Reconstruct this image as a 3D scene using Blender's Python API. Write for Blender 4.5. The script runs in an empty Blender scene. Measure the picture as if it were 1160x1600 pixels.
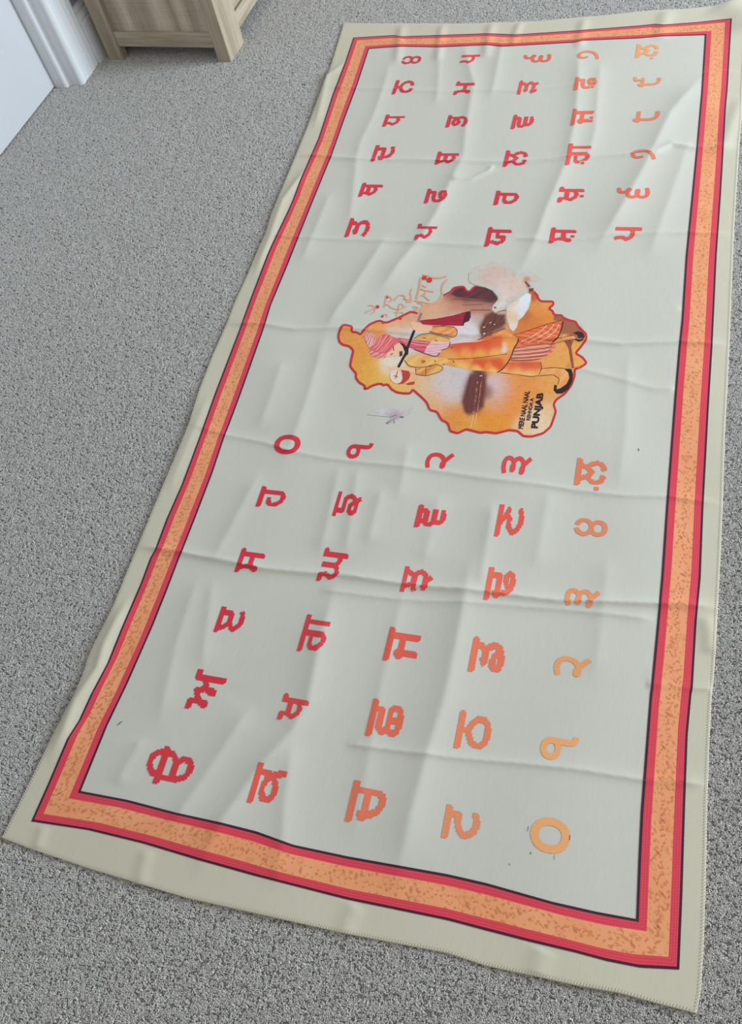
import bpy, bmesh, math, random
import numpy as np
from mathutils import Matrix, Vector
from mathutils.geometry import delaunay_2d_cdt

random.seed(7); rng = np.random.default_rng(7)
scene = bpy.context.scene
COL = scene.collection

# ---------------------------------------------------------------- camera
IMG_W, IMG_H, FPX = 1160.0, 1600.0, 1359.0
CAM_H, PITCH, ROLL, YAW = 1.40, 0.98391, -0.32339, math.radians(34.0)
def cam_matrix():
    p, r = PITCH, ROLL
    c = np.array([[1, 0, 0], [0, math.sin(p), -math.cos(p)], [0, math.cos(p), math.sin(p)]])
    rz = np.array([[math.cos(r), -math.sin(r), 0], [math.sin(r), math.cos(r), 0], [0, 0, 1]])
    yw = np.array([[math.cos(YAW), -math.sin(YAW), 0], [math.sin(YAW), math.cos(YAW), 0], [0, 0, 1]])
    return yw @ c @ rz
CM = cam_matrix()
cam_data = bpy.data.cameras.new('camera'); cam = bpy.data.objects.new('camera', cam_data); COL.objects.link(cam)
mw = Matrix([list(CM[i]) + [0] for i in range(3)] + [[0, 0, 0, 1]]); mw.translation = (0, 0, CAM_H)
cam.matrix_world = mw
cam_data.sensor_fit = 'HORIZONTAL'; cam_data.sensor_width = 36.0; cam_data.lens = 36.0 * FPX / IMG_W
cam_data.clip_start = 0.05
scene.camera = cam

# ---------------------------------------------------------------- light
world = bpy.data.worlds.new('room_light'); scene.world = world; world.use_nodes = True
bg = world.node_tree.nodes['Background']; bg.inputs[0].default_value = (1.0, 0.99, 0.96, 1); bg.inputs[1].default_value = 0.42
def area(name, loc, target, sx, sy, power, col):
    l = bpy.data.lights.new(name, 'AREA'); l.shape = 'RECTANGLE'; l.size = sx; l.size_y = sy; l.energy = power; l.color = col
    o = bpy.data.objects.new(name, l); COL.objects.link(o); o.location = loc
    o.rotation_euler = (Vector(target) - Vector(loc)).to_track_quat('-Z', 'Z').to_euler()
    return o
# daylight from the window on the right of the room (the right flanks of the folds are bright, cool light)
area('window_right_offscreen', (3.4, 2.95, 1.6), (-0.6, 1.9, 0.0), 1.9, 1.4, 240.0, (0.77, 0.885, 1.0))
scene.view_settings.view_transform = 'Standard'; scene.view_settings.look = 'None'
scene.view_settings.gamma = 1.0; scene.view_settings.use_curve_mapping = False
scene.view_settings.exposure = 0.31

# ---------------------------------------------------------------- helpers
def lin(c):
    c = np.asarray(c, float) / 255.0
    return np.where(c <= 0.04045, c / 12.92, ((c + 0.055) / 1.055) ** 2.4)
KL = 0.92                                # display value of a white card lying on the floor
def tone(l):                             # keep the hue of very bright inks
    l = np.asarray(l, float); return l / np.maximum(KL, l.max(-1, keepdims=True) / 0.88)
def ink(c): return tone(lin(c))          # print colour (as measured) -> albedo

def mat(name, build):
    m = bpy.data.materials.new(name); m.use_nodes = True
    nt = m.node_tree; b = nt.nodes['Principled BSDF']
    b.inputs['Specular IOR Level'].default_value = 0.2; b.inputs['Roughness'].default_value = 0.8
    build(nt, b); return m
def N(nt, t, **kw):
    n = nt.nodes.new(t)
    for k, v in kw.items():
        if k.startswith('i_'):
            key = k[2:]; key = int(key) if key.isdigit() else key.replace('_', ' ')
            n.inputs[key].default_value = v
        else: setattr(n, k, v)
    return n
def rgba(c): return (float(c[0]), float(c[1]), float(c[2]), 1.0)
def ramp(nt, fac, stops, interp='LINEAR'):
    r = nt.nodes.new('ShaderNodeValToRGB'); r.color_ramp.interpolation = interp
    e = r.color_ramp.elements
    while len(e) < len(stops): e.new(0.5)
    for el, (p, c) in zip(e, stops): el.position = p; el.color = rgba(c)
    nt.links.new(fac, r.inputs[0]); return r.outputs[0]
def mixc(nt, fac, a, b, mode='MIX'):
    m = nt.nodes.new('ShaderNodeMix'); m.data_type = 'RGBA'; m.blend_type = mode
    for sock, v in ((m.inputs[0], fac), (m.inputs[6], a), (m.inputs[7], b)):
        if isinstance(v, bpy.types.NodeSocket): nt.links.new(v, sock)
        elif isinstance(v, (int, float)): sock.default_value = v
        else: sock.default_value = rgba(v)
    return m.outputs[2]
def coords(nt, scale=(1, 1, 1), kind='Object', rot=(0, 0, 0)):
    tc = nt.nodes.new('ShaderNodeTexCoord'); mp = nt.nodes.new('ShaderNodeMapping')
    mp.inputs['Scale'].default_value = scale; mp.inputs['Rotation'].default_value = rot
    nt.links.new(tc.outputs[kind], mp.inputs[0]); return mp.outputs[0]
def noise(nt, vec, scale, detail=3, rough=0.55):
    n = N(nt, 'ShaderNodeTexNoise'); n.inputs['Scale'].default_value = scale
    n.inputs['Detail'].default_value = detail; n.inputs['Roughness'].default_value = rough
    nt.links.new(vec, n.inputs['Vector']); return n.outputs[0]
def bump(nt, b, h, strength, dist):
    n = N(nt, 'ShaderNodeBump'); n.inputs['Strength'].default_value = strength; n.inputs['Distance'].default_value = dist
    nt.links.new(h, n.inputs['Height']); nt.links.new(n.outputs[0], b.inputs['Normal'])

def link(name, me, parent=None, material=None, smooth=False):
    o = bpy.data.objects.new(name, me); COL.objects.link(o)
    if parent: o.parent = parent
    if material: me.materials.append(material)
    if smooth: me.polygons.foreach_set('use_smooth', [True] * len(me.polygons))
    return o
def mesh(name, verts, faces):
    me = bpy.data.meshes.new(name); me.from_pydata([tuple(map(float, v)) for v in verts], [], [tuple(int(i) for i in f) for f in faces])
    me.update(); return me
def box_mesh(name, x0, x1, y0, y1, z0, z1, bev=0.002, seg=2):
    bm = bmesh.new(); bmesh.ops.create_cube(bm, size=1.0)
    for v in bm.verts:
        v.co = ((x0 + x1) / 2 + v.co.x * (x1 - x0), (y0 + y1) / 2 + v.co.y * (y1 - y0), (z0 + z1) / 2 + v.co.z * (z1 - z0))
    if bev: bmesh.ops.bevel(bm, geom=bm.edges[:], offset=bev, segments=seg, affect='EDGES', profile=0.5)
    me = bpy.data.meshes.new(name); bm.to_mesh(me); bm.free(); return me
def extrude_profile(name, prof, axis, a, b):
    """closed 2-D profile swept along an axis ('z': prof=(x,y); 'y': prof=(x,z))"""
    vs = []; n = len(prof)
    for t in (a, b):
        for p in prof: vs.append((p[0], p[1], t) if axis == 'z' else (p[0], t, p[1]))
    fs = [(i, (i + 1) % n, n + (i + 1) % n, n + i) for i in range(n)]
    bm = bmesh.new(); V = [bm.verts.new(v) for v in vs]
    for f in fs: bm.faces.new([V[i] for i in f])
    bm.faces.new(V[:n]); bm.faces.new(V[n:])
    bmesh.ops.recalc_face_normals(bm, faces=bm.faces[:])
    me = bpy.data.meshes.new(name); bm.to_mesh(me); bm.free(); return me
def tag(o, label=None, cat=None, kind=None):
    if label: o['label'] = label
    if cat: o['category'] = cat
    if kind: o['kind'] = kind
    return o

# pixel -> place on the floor (all marks of the cloth were surveyed on the photograph)
def rays(px):
    px = np.atleast_2d(np.asarray(px, float))
    d = np.stack([(px[:, 0] - IMG_W / 2) / FPX, -(px[:, 1] - IMG_H / 2) / FPX, -np.ones(len(px))], 1)
    return d @ CM.T
def floor_xy(px, z=0.0):
    d = rays(px); t = (z - CAM_H) / d[:, 2]
    return d[:, :2] * np.atleast_1d(t)[:, None]
def project(P):
    c = (np.asarray(P, float) - [0, 0, CAM_H]) @ CM
    return np.stack([IMG_W / 2 + FPX * c[:, 0] / -c[:, 2], IMG_H / 2 - FPX * c[:, 1] / -c[:, 2]], 1)

# ---------------------------------------------------------------- materials
def m_carpet(nt, b):
    v = coords(nt)
    n1 = noise(nt, v, 260, 3, 0.6); n2 = noise(nt, v, 90, 2, 0.5)
    c = ramp(nt, n1, [(0.30, lin((145, 144, 141))), (0.5, lin((169, 168, 165))), (0.72, lin((186, 185, 181)))])
    nt.links.new(c, b.inputs['Base Color']); fuzz(b)
    ad = N(nt, 'ShaderNodeMath', operation='ADD'); nt.links.new(n1, ad.inputs[0]); nt.links.new(n2, ad.inputs[1])
    bump(nt, b, ad.outputs[0], 0.9, 0.006)
def fuzz(b):
    b.inputs['Roughness'].default_value = 0.9; b.inputs['Specular IOR Level'].default_value = 0.1
    b.inputs['Sheen Weight'].default_value = 0.7; b.inputs['Sheen Roughness'].default_value = 0.45
    b.inputs['Sheen Tint'].default_value = (1.0, 1.0, 1.0, 1)
def m_yarn(nt, b):
    oi = N(nt, 'ShaderNodeAttribute', attribute_name='yarn')
    c = ramp(nt, oi.outputs['Fac'], [(0.0, lin((168, 165, 160))), (0.5, lin((194, 191, 186))), (1.0, lin((216, 213, 208)))])
    nt.links.new(c, b.inputs['Base Color']); fuzz(b)
M_CARPET = mat('carpet', m_carpet); M_YARN = mat('carpet_yarn', m_yarn)
CLOTH_RGB = ink((195, 193, 181)); HEM_RGB = ink((195, 189, 168))
def weave(nt, b, strength=0.12):
    v = coords(nt, rot=(0, 0, math.radians(5)))
    w1 = N(nt, 'ShaderNodeTexWave', wave_type='BANDS', bands_direction='X'); w1.inputs['Scale'].default_value = 260
    w2 = N(nt, 'ShaderNodeTexWave', wave_type='BANDS', bands_direction='Y'); w2.inputs['Scale'].default_value = 260
    nt.links.new(v, w1.inputs[0]); nt.links.new(v, w2.inputs[0])
    ad = N(nt, 'ShaderNodeMath', operation='ADD'); nt.links.new(w1.outputs[1], ad.inputs[0]); nt.links.new(w2.outputs[1], ad.inputs[1])
    bump(nt, b, ad.outputs[0], strength, 0.0006)
    return v
def sheen(b):
    b.inputs['Roughness'].default_value = 0.55; b.inputs['Specular IOR Level'].default_value = 0.25
    b.inputs['Sheen Weight'].default_value = 0.15; b.inputs['Sheen Roughness'].default_value = 0.4
def m_cloth(rgb):
    def f(nt, b):
        v = weave(nt, b); sheen(b)
        n2 = noise(nt, coords(nt, (300, 30, 1), rot=(0, 0, math.radians(5))), 1.0, 2)
        c = mixc(nt, 1.0, rgb, ramp(nt, n2, [(0.3, (.975, .975, .975)), (0.7, (1.015, 1.015, 1.015))]), 'MULTIPLY')
        nt.links.new(c, b.inputs['Base Color'])
    return f
M_CLOTH = mat('cotton_field', m_cloth(CLOTH_RGB)); M_HEM = mat('cotton_hem', m_cloth(HEM_RGB))
def m_plain(rgb, rough=0.6):
    def f(nt, b):
        v = weave(nt, b); sheen(b); b.inputs['Roughness'].default_value = rough
        n = noise(nt, v, 420, 2)
        nt.links.new(mixc(nt, 1.0, rgb, ramp(nt, n, [(0.3, (.93, .93, .93)), (0.7, (1.06, 1.06, 1.06))]), 'MULTIPLY'), b.inputs['Base Color'])
    return f
_cache = {}
def ink_mat(rgb, name='print_ink'):
    k = tuple(rgb)
    if k not in _cache: _cache[k] = mat(name, m_plain(ink(rgb)))
    return _cache[k]
def m_vcol(nt, b):
    weave(nt, b); sheen(b)
    a = N(nt, 'ShaderNodeAttribute', attribute_name='ink')
    n = noise(nt, coords(nt), 300, 3); n2 = noise(nt, coords(nt), 85, 4, .65)
    c = mixc(nt, 1.0, a.outputs[0], ramp(nt, n, [(0.3, (.92, .91, .90)), (0.7, (1.04, 1.04, 1.04))]), 'MULTIPLY')
    c = mixc(nt, 1.0, c, ramp(nt, n2, [(0.32, (.94, .88, .85)), (0.5, (1, 1, 1)), (0.7, (1.0, 1.01, 1.02))]), 'MULTIPLY')
    nt.links.new(c, b.inputs['Base Color'])
M_PICTURE = mat('print_picture', m_vcol)
def m_orange(nt, b):
    weave(nt, b); sheen(b)
    tc = N(nt, 'ShaderNodeTexCoord'); uv = tc.outputs['UV']
    base = ink((226, 149, 102)); dk = ink((200, 120, 80)); lt = ink((230, 158, 112))
    n = noise(nt, uv, 14, 3)
    c = mixc(nt, ramp(nt, n, [(0.35, (0, 0, 0)), (0.65, (1, 1, 1))]), base, lt)
    for sc, th, col in ((95, 0.26, dk), (150, 0.24, ink((206, 122, 74)))):
        vo = N(nt, 'ShaderNodeTexVoronoi'); vo.inputs['Scale'].default_value = sc; nt.links.new(uv, vo.inputs['Vector'])
        c = mixc(nt, ramp(nt, vo.outputs['Distance'], [(th - .06, (.85, .85, .85)), (th + .06, (0, 0, 0))]), c, col)
    vo = N(nt, 'ShaderNodeTexVoronoi'); vo.inputs['Scale'].default_value = 40; nt.links.new(uv, vo.inputs['Vector'])
    c = mixc(nt, ramp(nt, vo.outputs['Distance'], [(0.22, (0, 0, 0)), (0.28, (.5, .5, .5)), (0.33, (0, 0, 0))]), c, dk)
    nt.links.new(c, b.inputs['Base Color'])
M_ORANGE = mat('border_orange', m_orange)
def m_red(nt, b):
    weave(nt, b); sheen(b)
    tc = N(nt, 'ShaderNodeTexCoord')
    sx = N(nt, 'ShaderNodeSeparateXYZ'); nt.links.new(tc.outputs['UV'], sx.inputs[0])
    w = N(nt, 'ShaderNodeMath', operation='MULTIPLY'); w.inputs[1].default_value = 2 * math.pi / 0.0042; nt.links.new(sx.outputs[1], w.inputs[0])
    s = N(nt, 'ShaderNodeMath', operation='SINE'); nt.links.new(w.outputs[0], s.inputs[0])
    w2 = N(nt, 'ShaderNodeMath', operation='MULTIPLY'); w2.inputs[1].default_value = 2 * math.pi / 0.004; nt.links.new(sx.outputs[0], w2.inputs[0])
    s2 = N(nt, 'ShaderNodeMath', operation='SINE'); nt.links.new(w2.outputs[0], s2.inputs[0])
    p = N(nt, 'ShaderNodeMath', operation='MULTIPLY_ADD'); nt.links.new(s.outputs[0], p.inputs[0]); nt.links.new(s2.outputs[0], p.inputs[1]); nt.links.new(s.outputs[0], p.inputs[2])
    q = N(nt, 'ShaderNodeMath', operation='MULTIPLY_ADD'); q.inputs[1].default_value = 0.25; q.inputs[2].default_value = 0.5; nt.links.new(p.outputs[0], q.inputs[0])
    c = ramp(nt, q.outputs[0], [(0.1, ink((200, 56, 72))), (0.6, ink((212, 64, 80))), (1.0, ink((222, 82, 92)))])
    nt.links.new(c, b.inputs['Base Color'])
M_RED = mat('border_red', m_red)
M_DARK = mat('border_dark_line', m_plain(ink((64, 28, 46))))

def m_wood(gr, seed):
    """gr: axis along the grain (0,1,2)"""
    def f(nt, b):
        sc = [26, 26, 26]; sc[gr] = 1.6
        v = coords(nt, tuple(sc)); v2 = coords(nt, tuple(s * 7 for s in sc))
        n1 = noise(nt, v, 1.0, 6, 0.6); n2 = noise(nt, v2, 1.0, 3, 0.6)
        c = ramp(nt, n1, [(0.28, lin((146, 132, 112))), (0.48, lin((177, 163, 141))), (0.7, lin((193, 180, 159)))])
        c = mixc(nt, 1.0, c, ramp(nt, n2, [(0.3, (.78, .76, .74)), (0.6, (1.04, 1.04, 1.04))]), 'MULTIPLY')
        nt.links.new(c, b.inputs['Base Color']); b.inputs['Roughness'].default_value = 0.5; b.inputs['Specular IOR Level'].default_value = 0.3
        bump(nt, b, n2, 0.25, 0.001)
    return f
M_WOOD = {k: mat('oak_' + 'xyz'[k], m_wood(k, k)) for k in range(3)}
def m_oakpanel(nt, b):
    v = coords(nt, (16, 16, 1.1)); n0 = noise(nt, coords(nt, (9, 9, .4)), 1.0, 2)
    w = N(nt, 'ShaderNodeTexWave', wave_type='RINGS', rings_direction='Z'); w.inputs['Scale'].default_value = 0.30; w.inputs['Distortion'].default_value = 14; w.inputs['Detail'].default_value = 3
    nt.links.new(v, w.inputs[0]); n2 = noise(nt, coords(nt, (190, 190, 9)), 1.0, 3)
    saw = noise(nt, coords(nt, (6, 6, 170)), 1.0, 2)
    c = ramp(nt, w.outputs[1], [(0.0, lin((172, 156, 138))), (0.45, lin((194, 178, 157))), (1.0, lin((208, 194, 173)))])
    c = mixc(nt, 1.0, c, ramp(nt, n0, [(0.3, (.86, .84, .82)), (0.7, (1.08, 1.08, 1.08))]), 'MULTIPLY')
    c = mixc(nt, 1.0, c, ramp(nt, n2, [(0.3, (.82, .81, .8)), (0.6, (1.03, 1.03, 1.03))]), 'MULTIPLY')
    c = mixc(nt, 1.0, c, ramp(nt, saw, [(0.35, (.93, .92, .91)), (0.6, (1.02, 1.02, 1.02))]), 'MULTIPLY')
    nt.links.new(c, b.inputs['Base Color']); b.inputs['Roughness'].default_value = 0.5; b.inputs['Specular IOR Level'].default_value = 0.3
M_OAKPANEL = mat('oak_panel', m_oakpanel)
def m_paint(rgb, rough=0.35, streak=0.0):
    def f(nt, b):
        n = noise(nt, coords(nt, (120, 120, 1.5)), 1.0, 3)
        nt.links.new(mixc(nt, 1.0, rgb, ramp(nt, n, [(0.3, (1 - streak,) * 3), (0.7, (1, 1, 1))]), 'MULTIPLY'), b.inputs['Base Color'])
        b.inputs['Roughness'].default_value = rough; b.inputs['Specular IOR Level'].default_value = 0.4
        if streak: bump(nt, b, n, 0.2, 0.001)
    return f
M_DOOR = mat('white_door_paint', m_paint((.58, .59, .61), .3)); M_TRIM = mat('white_gloss_trim', m_paint((.80, .82, .83), .3, .05))
M_WALL = mat('grey_wall_paint', m_paint((.32, .35, .39), .8)); M_METAL = mat('brushed_metal', m_paint((.45, .44, .42), .3))

# ---------------------------------------------------------------- the room
fl = link('floor', mesh('floor', [(-2.6, -1.6, 0), (3.2, -1.6, 0), (3.2, 5.0, 0), (-2.6, 5.0, 0)], [(0, 1, 2, 3)]), None, M_CARPET)
tag(fl, 'short grey twist pile carpet covering the floor', kind='structure')

XC, XD = -1.906, -2.003          # casing face, door face
XW = -1.925                      # wall face
YJ = 2.066                       # lining face of the jamb
DOOR_W = 0.76
Y0 = YJ - DOOR_W - 0.03
def boxes(name, specs, m, parent=None, bev=0.002):
    bm = bmesh.new()
    for s in specs:
        me = box_mesh('t', *s, bev=bev); bm.from_mesh(me); bpy.data.meshes.remove(me)
    me = bpy.data.meshes.new(name); bm.to_mesh(me); bm.free()
    return link(name, me, parent, m)
wl = boxes('wall_left', [(XW - .14, XW, YJ + .03, 5.0, 0, 2.4), (XW - .14, XW, -1.6, Y0 - .03, 0, 2.4), (XW - .14, XW, Y0 - .03, YJ + .03, 2.03, 2.4)], M_WALL, bev=0)
tag(wl, 'grey painted wall with the white door in it', kind='structure')
# door casing: moulded profile in plan, on both sides and over the door
def casing_prof(y, s):
    P = [(XW - .002, 0), (XC - .004, 0), (XC, .004), (XC, .012), (XC - .003, .016), (XC - .003, .055), (XC - .0015, .060), (XC - .004, .066),
         (XC - .004, .085), (XC - .008, .094), (XC - .006, .102), (XC - .010, .112), (XW - .002, .112)]
    return [(px, y + s * py) for px, py in P]
tr = bpy.data.objects.new('trim_1', None); COL.objects.link(tr); tr.location = (0, 0, 0)
tag(tr, 'white gloss door frame with moulded casing', kind='structure')
link('casing', extrude_profile('casing', casing_prof(YJ + .004, 1), 'z', 0, 2.12), tr, M_TRIM)
link('casing', extrude_profile('casing', casing_prof(Y0 - .004, -1), 'z', 0, 2.12), tr, M_TRIM)
link('casing', extrude_profile('casing', [(x, 2.0 + z) for x, z in casing_prof(.004, 1)], 'y', Y0, YJ), tr, M_TRIM)
# jamb lining with a stop that stands a little proud
def jamb_prof(y, s):
    P = [(XD - .05, .03), (XD - .05, -.016), (-1.966, -.016), (-1.960, -.013), (-1.955, -.004), (-1.946, 0), (XC - .010, 0), (XC - .004, .003), (XC - .004, .03)]
    return [(px, y + s * py) for px, py in P]
link('jamb', extrude_profile('jamb', jamb_prof(YJ, 1), 'z', 0, 2.03), tr, M_TRIM)
link('jamb', extrude_profile('jamb', jamb_prof(Y0, -1), 'z', 0, 2.03), tr, M_TRIM)
link('jamb', extrude_profile('jamb', [(x, 2.0 + z) for x, z in jamb_prof(0, 1)], 'y', Y0, YJ), tr, M_TRIM)
# door: slab with two raised moulded panels
dr = bpy.data.objects.new('door_1', None); COL.objects.link(dr); dr.location = (XD, (Y0 + YJ) / 2, 0)
tag(dr, 'smooth white panelled door set back in its frame', kind='structure')
def child_at(o, parent):
    o.parent = parent; o.matrix_parent_inverse = Matrix.Translation(-Vector(parent.location)); return o
YD0, YD1 = Y0 + .017, YJ - .017
child_at(link('door_leaf', box_mesh('leaf', XD - .04, XD, YD0, YD1, .009, 1.985, .0015), None, M_DOOR), dr)
for y0, y1, z0, z1 in ((YD0 + .12, YD1 - .12, .20, .86), (YD0 + .12, YD1 - .12, 1.0, 1.86)):
    bm = bmesh.new(); rings = []
    for ins, dx in ((0, 0), (.010, -.004), (.020, .005), (.034, .002), (.046, .001)):
        rings.append([bm.verts.new((XD + .0006 + dx, a, c)) for a, c in ((y0 + ins, z0 + ins), (y1 - ins, z0 + ins), (y1 - ins, z1 - ins), (y0 + ins, z1 - ins))])
    for a, c in zip(rings, rings[1:]):
        for i in range(4): bm.faces.new((a[i], a[(i + 1) % 4], c[(i + 1) % 4], c[i]))
    bm.faces.new(rings[-1]); bmesh.ops.recalc_face_normals(bm, faces=bm.faces[:])
    me = bpy.data.meshes.new('door_panel'); bm.to_mesh(me); bm.free()
    child_at(link('door_panel', me, None, M_DOOR), dr)
hd = child_at(link('door_handle', box_mesh('handle', XD + .03, XD + .045, YD0 + .06, YD0 + .18, .99, 1.01, .006), None, M_METAL), dr)
child_at(link('handle_rose', box_mesh('rose', XD - .001, XD + .034, YD0 + .045, YD0 + .075, .985, 1.015, .006), None, M_METAL), dr)
# baseboard with a stepped moulded top
def base_prof():
    return [(XW - .001, 0), (XC, 0), (XC, .128), (XC - .004, .133), (XC - .002, .140), (XC - .005, .150), (XC - .010, .155), (XC - .009, .164), (XC - .013, .173), (XW - .001, .175)]
bb = link('baseboard_left', extrude_profile('baseboard', base_prof(), 'y', YJ + .116, 5.0), None, M_TRIM); tag(bb, 'white baseboard with stepped moulding running behind the cabinet', kind='structure')
bb2 = link('baseboard_left', extrude_profile('baseboard', base_prof(), 'y', -1.6, Y0 - .116), None, M_TRIM); tag(bb2, 'white baseboard on the latch side of the door', kind='structure')

# ---------------------------------------------------------------- cabinet
CX0, CX1, CY0, CY1, CZ = -1.883, -1.446, 2.201, 3.16, 0.80
cb = bpy.data.objects.new('wooden_cabinet', None); COL.objects.link(cb); cb.location = ((CX0 + CX1) / 2, (CY0 + CY1) / 2, 0)
tag(cb, 'light oak cabinet on square legs beside the white door frame', 'cabinet')
def cpart(name, m, *s, bev=.002, parent=None):
    o = link(name, box_mesh(name, *s, bev=bev), None, m); child_at(o, cb)
    if parent: o.parent = parent; o.matrix_parent_inverse = Matrix()
    return o
LX, LY = .054, .103
for x0, x1 in ((CX0, CX0 + LX), (CX1 - .045, CX1)):
    for y0, y1 in ((CY0, CY0 + LY), (CY1 - LY, CY1)):
        rear = x0 == CX0
        yy = (y0, y0 + .03) if rear and y0 == CY0 else ((y1 - .03, y1) if rear else (y0, y1))
        cpart('leg', M_WOOD[2], x0, x1, yy[0], yy[1], 0, CZ - .03, bev=.0025)
for y0, y1, s in ((CY0, CY0 + .03, 1), (CY1 - .03, CY1, -1)):
    cpart('side_rail', M_WOOD[0], CX0 + LX - .004, CX1 - .041, y0 + .004 * (s > 0), y1 - .004 * (s < 0), .044, .090)
    cpart('side_rail', M_WOOD[0], CX0 + LX - .004, CX1 - .041, y0 + .004 * (s > 0), y1 - .004 * (s < 0), CZ - .09, CZ - .03)
    cpart('side_panel', M_OAKPANEL, CX0 + .04, CX1 - .03, y0 + .012, y1 - .012, .06, CZ - .05, bev=0)
cpart('front_rail', M_WOOD[1], CX1 - .03, CX1 - .002, CY0 + LY - .004, CY1 - LY + .004, .047, .094)
cpart('front_rail', M_WOOD[1], CX1 - .03, CX1 - .002, CY0 + LY - .004, CY1 - LY + .004, CZ - .08, CZ - .03)
cpart('bottom_board', M_WOOD[1], CX0 + .01, CX1 - .035, CY0 + .02, CY1 - .02, .070, .088, bev=0)
cpart('back_panel', M_WOOD[1], CX0 + .002, CX0 + .012, CY0 + .03, CY1 - .03, .05, CZ - .03, bev=0)
cpart('tabletop', M_WOOD[1], CX0 - .002, CX1 + .02, CY0 - .02, CY1 + .02, CZ - .03, CZ, bev=.004)
ym = (CY0 + CY1) / 2
for y0, y1, ks in ((CY0 + LY + .003, ym - .002, 1), (ym + .002, CY1 - LY - .003, -1)):
    d = cpart('door', M_OAKPANEL, CX1 - .034, CX1 - .014, y0, y1, .098, CZ - .084)
    cpart('door_frame_rail', M_WOOD[1], CX1 - .02, CX1 - .006, y0, y1, .099, .150, parent=d)
    cpart('door_frame_rail', M_WOOD[1], CX1 - .02, CX1 - .006, y0, y1, CZ - .14, CZ - .085, parent=d)
    cpart('door_frame_stile', M_WOOD[2], CX1 - .02, CX1 - .006, y0, y0 + .05, .149, CZ - .139, parent=d)
    cpart('door_frame_stile', M_WOOD[2], CX1 - .02, CX1 - .006, y1 - .05, y1, .149, CZ - .139, parent=d)
    yk = y1 - .025 if ks > 0 else y0 + .025
    cpart('knob', M_METAL, CX1 - .008, CX1 + .016, yk - .012, yk + .012, .44, .464, bev=.007, parent=d)

# ---------------------------------------------------------------- cloth: surveyed outlines (pixels of the photograph)
E_L = [(538, 39.5), (514, 120), (509, 130), (488, 186), (464, 246), (440, 304), (424, 344), (418, 366), (406, 392), (392, 424), (368, 476), (356, 508), (334, 558), (313, 614), (303, 648), (298, 666), (284, 700), (260, 756), (236, 812), (218, 856), (196, 908), (181, 947), (168, 976), (150, 1010), (142, 1028), (136.5, 1047), (121, 1089), (100, 1128), (71, 1181), (39.5, 1244), (6, 1310.5)]
E_R = [(1169, -3), (1165, 60), (1160, 140), (1158.5, 195), (1155, 230), (1150, 310), (1146, 375), (1145, 405), (1140, 530), (1136, 615), (1132.5, 675), (1128.8, 797), (1124, 902), (1120, 975), (1116, 1050), (1111, 1100), (1107.5, 1175), (1104.5, 1260), (1103, 1343), (1099.6, 1464), (1094.5, 1550), (1088, 1584)]
E_T = [(538, 39.5), (602, 40), (727.6, 41), (841, 37), (955, 27), (1000, 22), (1075, 17.5), (1125, 12.5), (1160, 2), (1169, -3)]
E_B = [(6, 1310.5), (51.7, 1328), (138, 1357), (207, 1378), (293, 1404), (400, 1428), (543, 1460), (700, 1490), (760, 1510), (829, 1524.5), (898, 1540), (967, 1552), (1036, 1571), (1088, 1584)]
O_L = [(552.5, 59), (540, 96), (520, 148), (498, 216), (483, 250), (469, 282), (458, 312), (450, 330), (426, 380), (418, 398), (392, 466), (376, 510), (374, 516), (354, 568), (335, 618), (315, 674), (313, 680), (284, 758), (260, 812), (242, 860), (235, 872), (220, 912), (189, 984), (168, 1036.5), (141.8, 1086), (123.4, 1126), (105, 1154.7), (76, 1223), (49, 1283.5)]
O_R = [(1144, 29), (1137.5, 140), (1135, 165), (1131, 237), (1127, 305), (1120.3, 400), (1113.8, 542), (1108, 637), (1099.5, 797), (1095.5, 902), (1089, 972), (1083, 1075), (1081, 1085), (1075, 1150), (1071, 1260), (1066.9, 1395), (1062, 1515)]
O_T = [(552.5, 59), (616.6, 55), (628, 57), (761.7, 52.3), (807, 54), (898, 48), (1000, 40), (1025, 37.5), (1037, 38.7), (1087, 35), (1144, 29)]
O_B = [(49, 1283.5), (138, 1297), (224, 1318), (310, 1344), (400, 1369), (543, 1405.6), (700, 1438), (760, 1454), (829, 1471.7), (898, 1488), (950, 1502), (1001, 1512), (1062, 1515)]
I_L = [(577, 76.5), (559, 132), (538, 188), (517, 248), (515, 252), (488, 318), (480, 338), (450, 414), (424, 476), (413, 512), (411, 518), (392, 572), (375.6, 618), (360, 660), (352, 680), (332, 740), (306, 808), (284, 864), (282, 868), (263, 918), (240, 976), (199.6, 1068), (168, 1133.7), (126.5, 1236)]
I_R = [(1102, 55), (1096, 150), (1094.5, 165), (1088.8, 230), (1081, 310), (1072, 401), (1065.5, 500), (1061, 542.5), (1055, 612.5), (1041, 797), (1033.8, 902), (1027.5, 972), (1017.5, 1075), (1016, 1085), (1001.5, 1270), (998, 1343), (994.5, 1436)]
I_T = [(577, 76.5), (625, 73), (688, 74), (762, 70.5), (784.5, 73), (898, 66.6), (910, 63.7), (1000, 60), (1032, 57), (1102, 55)]
I_B = [(126.5, 1236), (200, 1250), (276, 1270), (345, 1285), (401, 1299), (458.6, 1320), (543, 1338), (700, 1366), (760, 1379.7), (863.5, 1409), (932, 1424.5), (967, 1431), (994.5, 1436)]

def resample(P, n, smooth=True):
    P = np.asarray(P, float); d = np.r_[0, np.cumsum(np.hypot(*np.diff(P, axis=0).T))]
    t = np.linspace(0, d[-1], n)
    return np.stack([np.interp(t, d, P[:, k]) for k in (0, 1)], 1)
def soften(P, k=2):
    P = P.copy()
    for _ in range(k): P[1:-1] = 0.25 * P[:-2] + 0.5 * P[1:-1] + 0.25 * P[2:]
    return P

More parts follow.
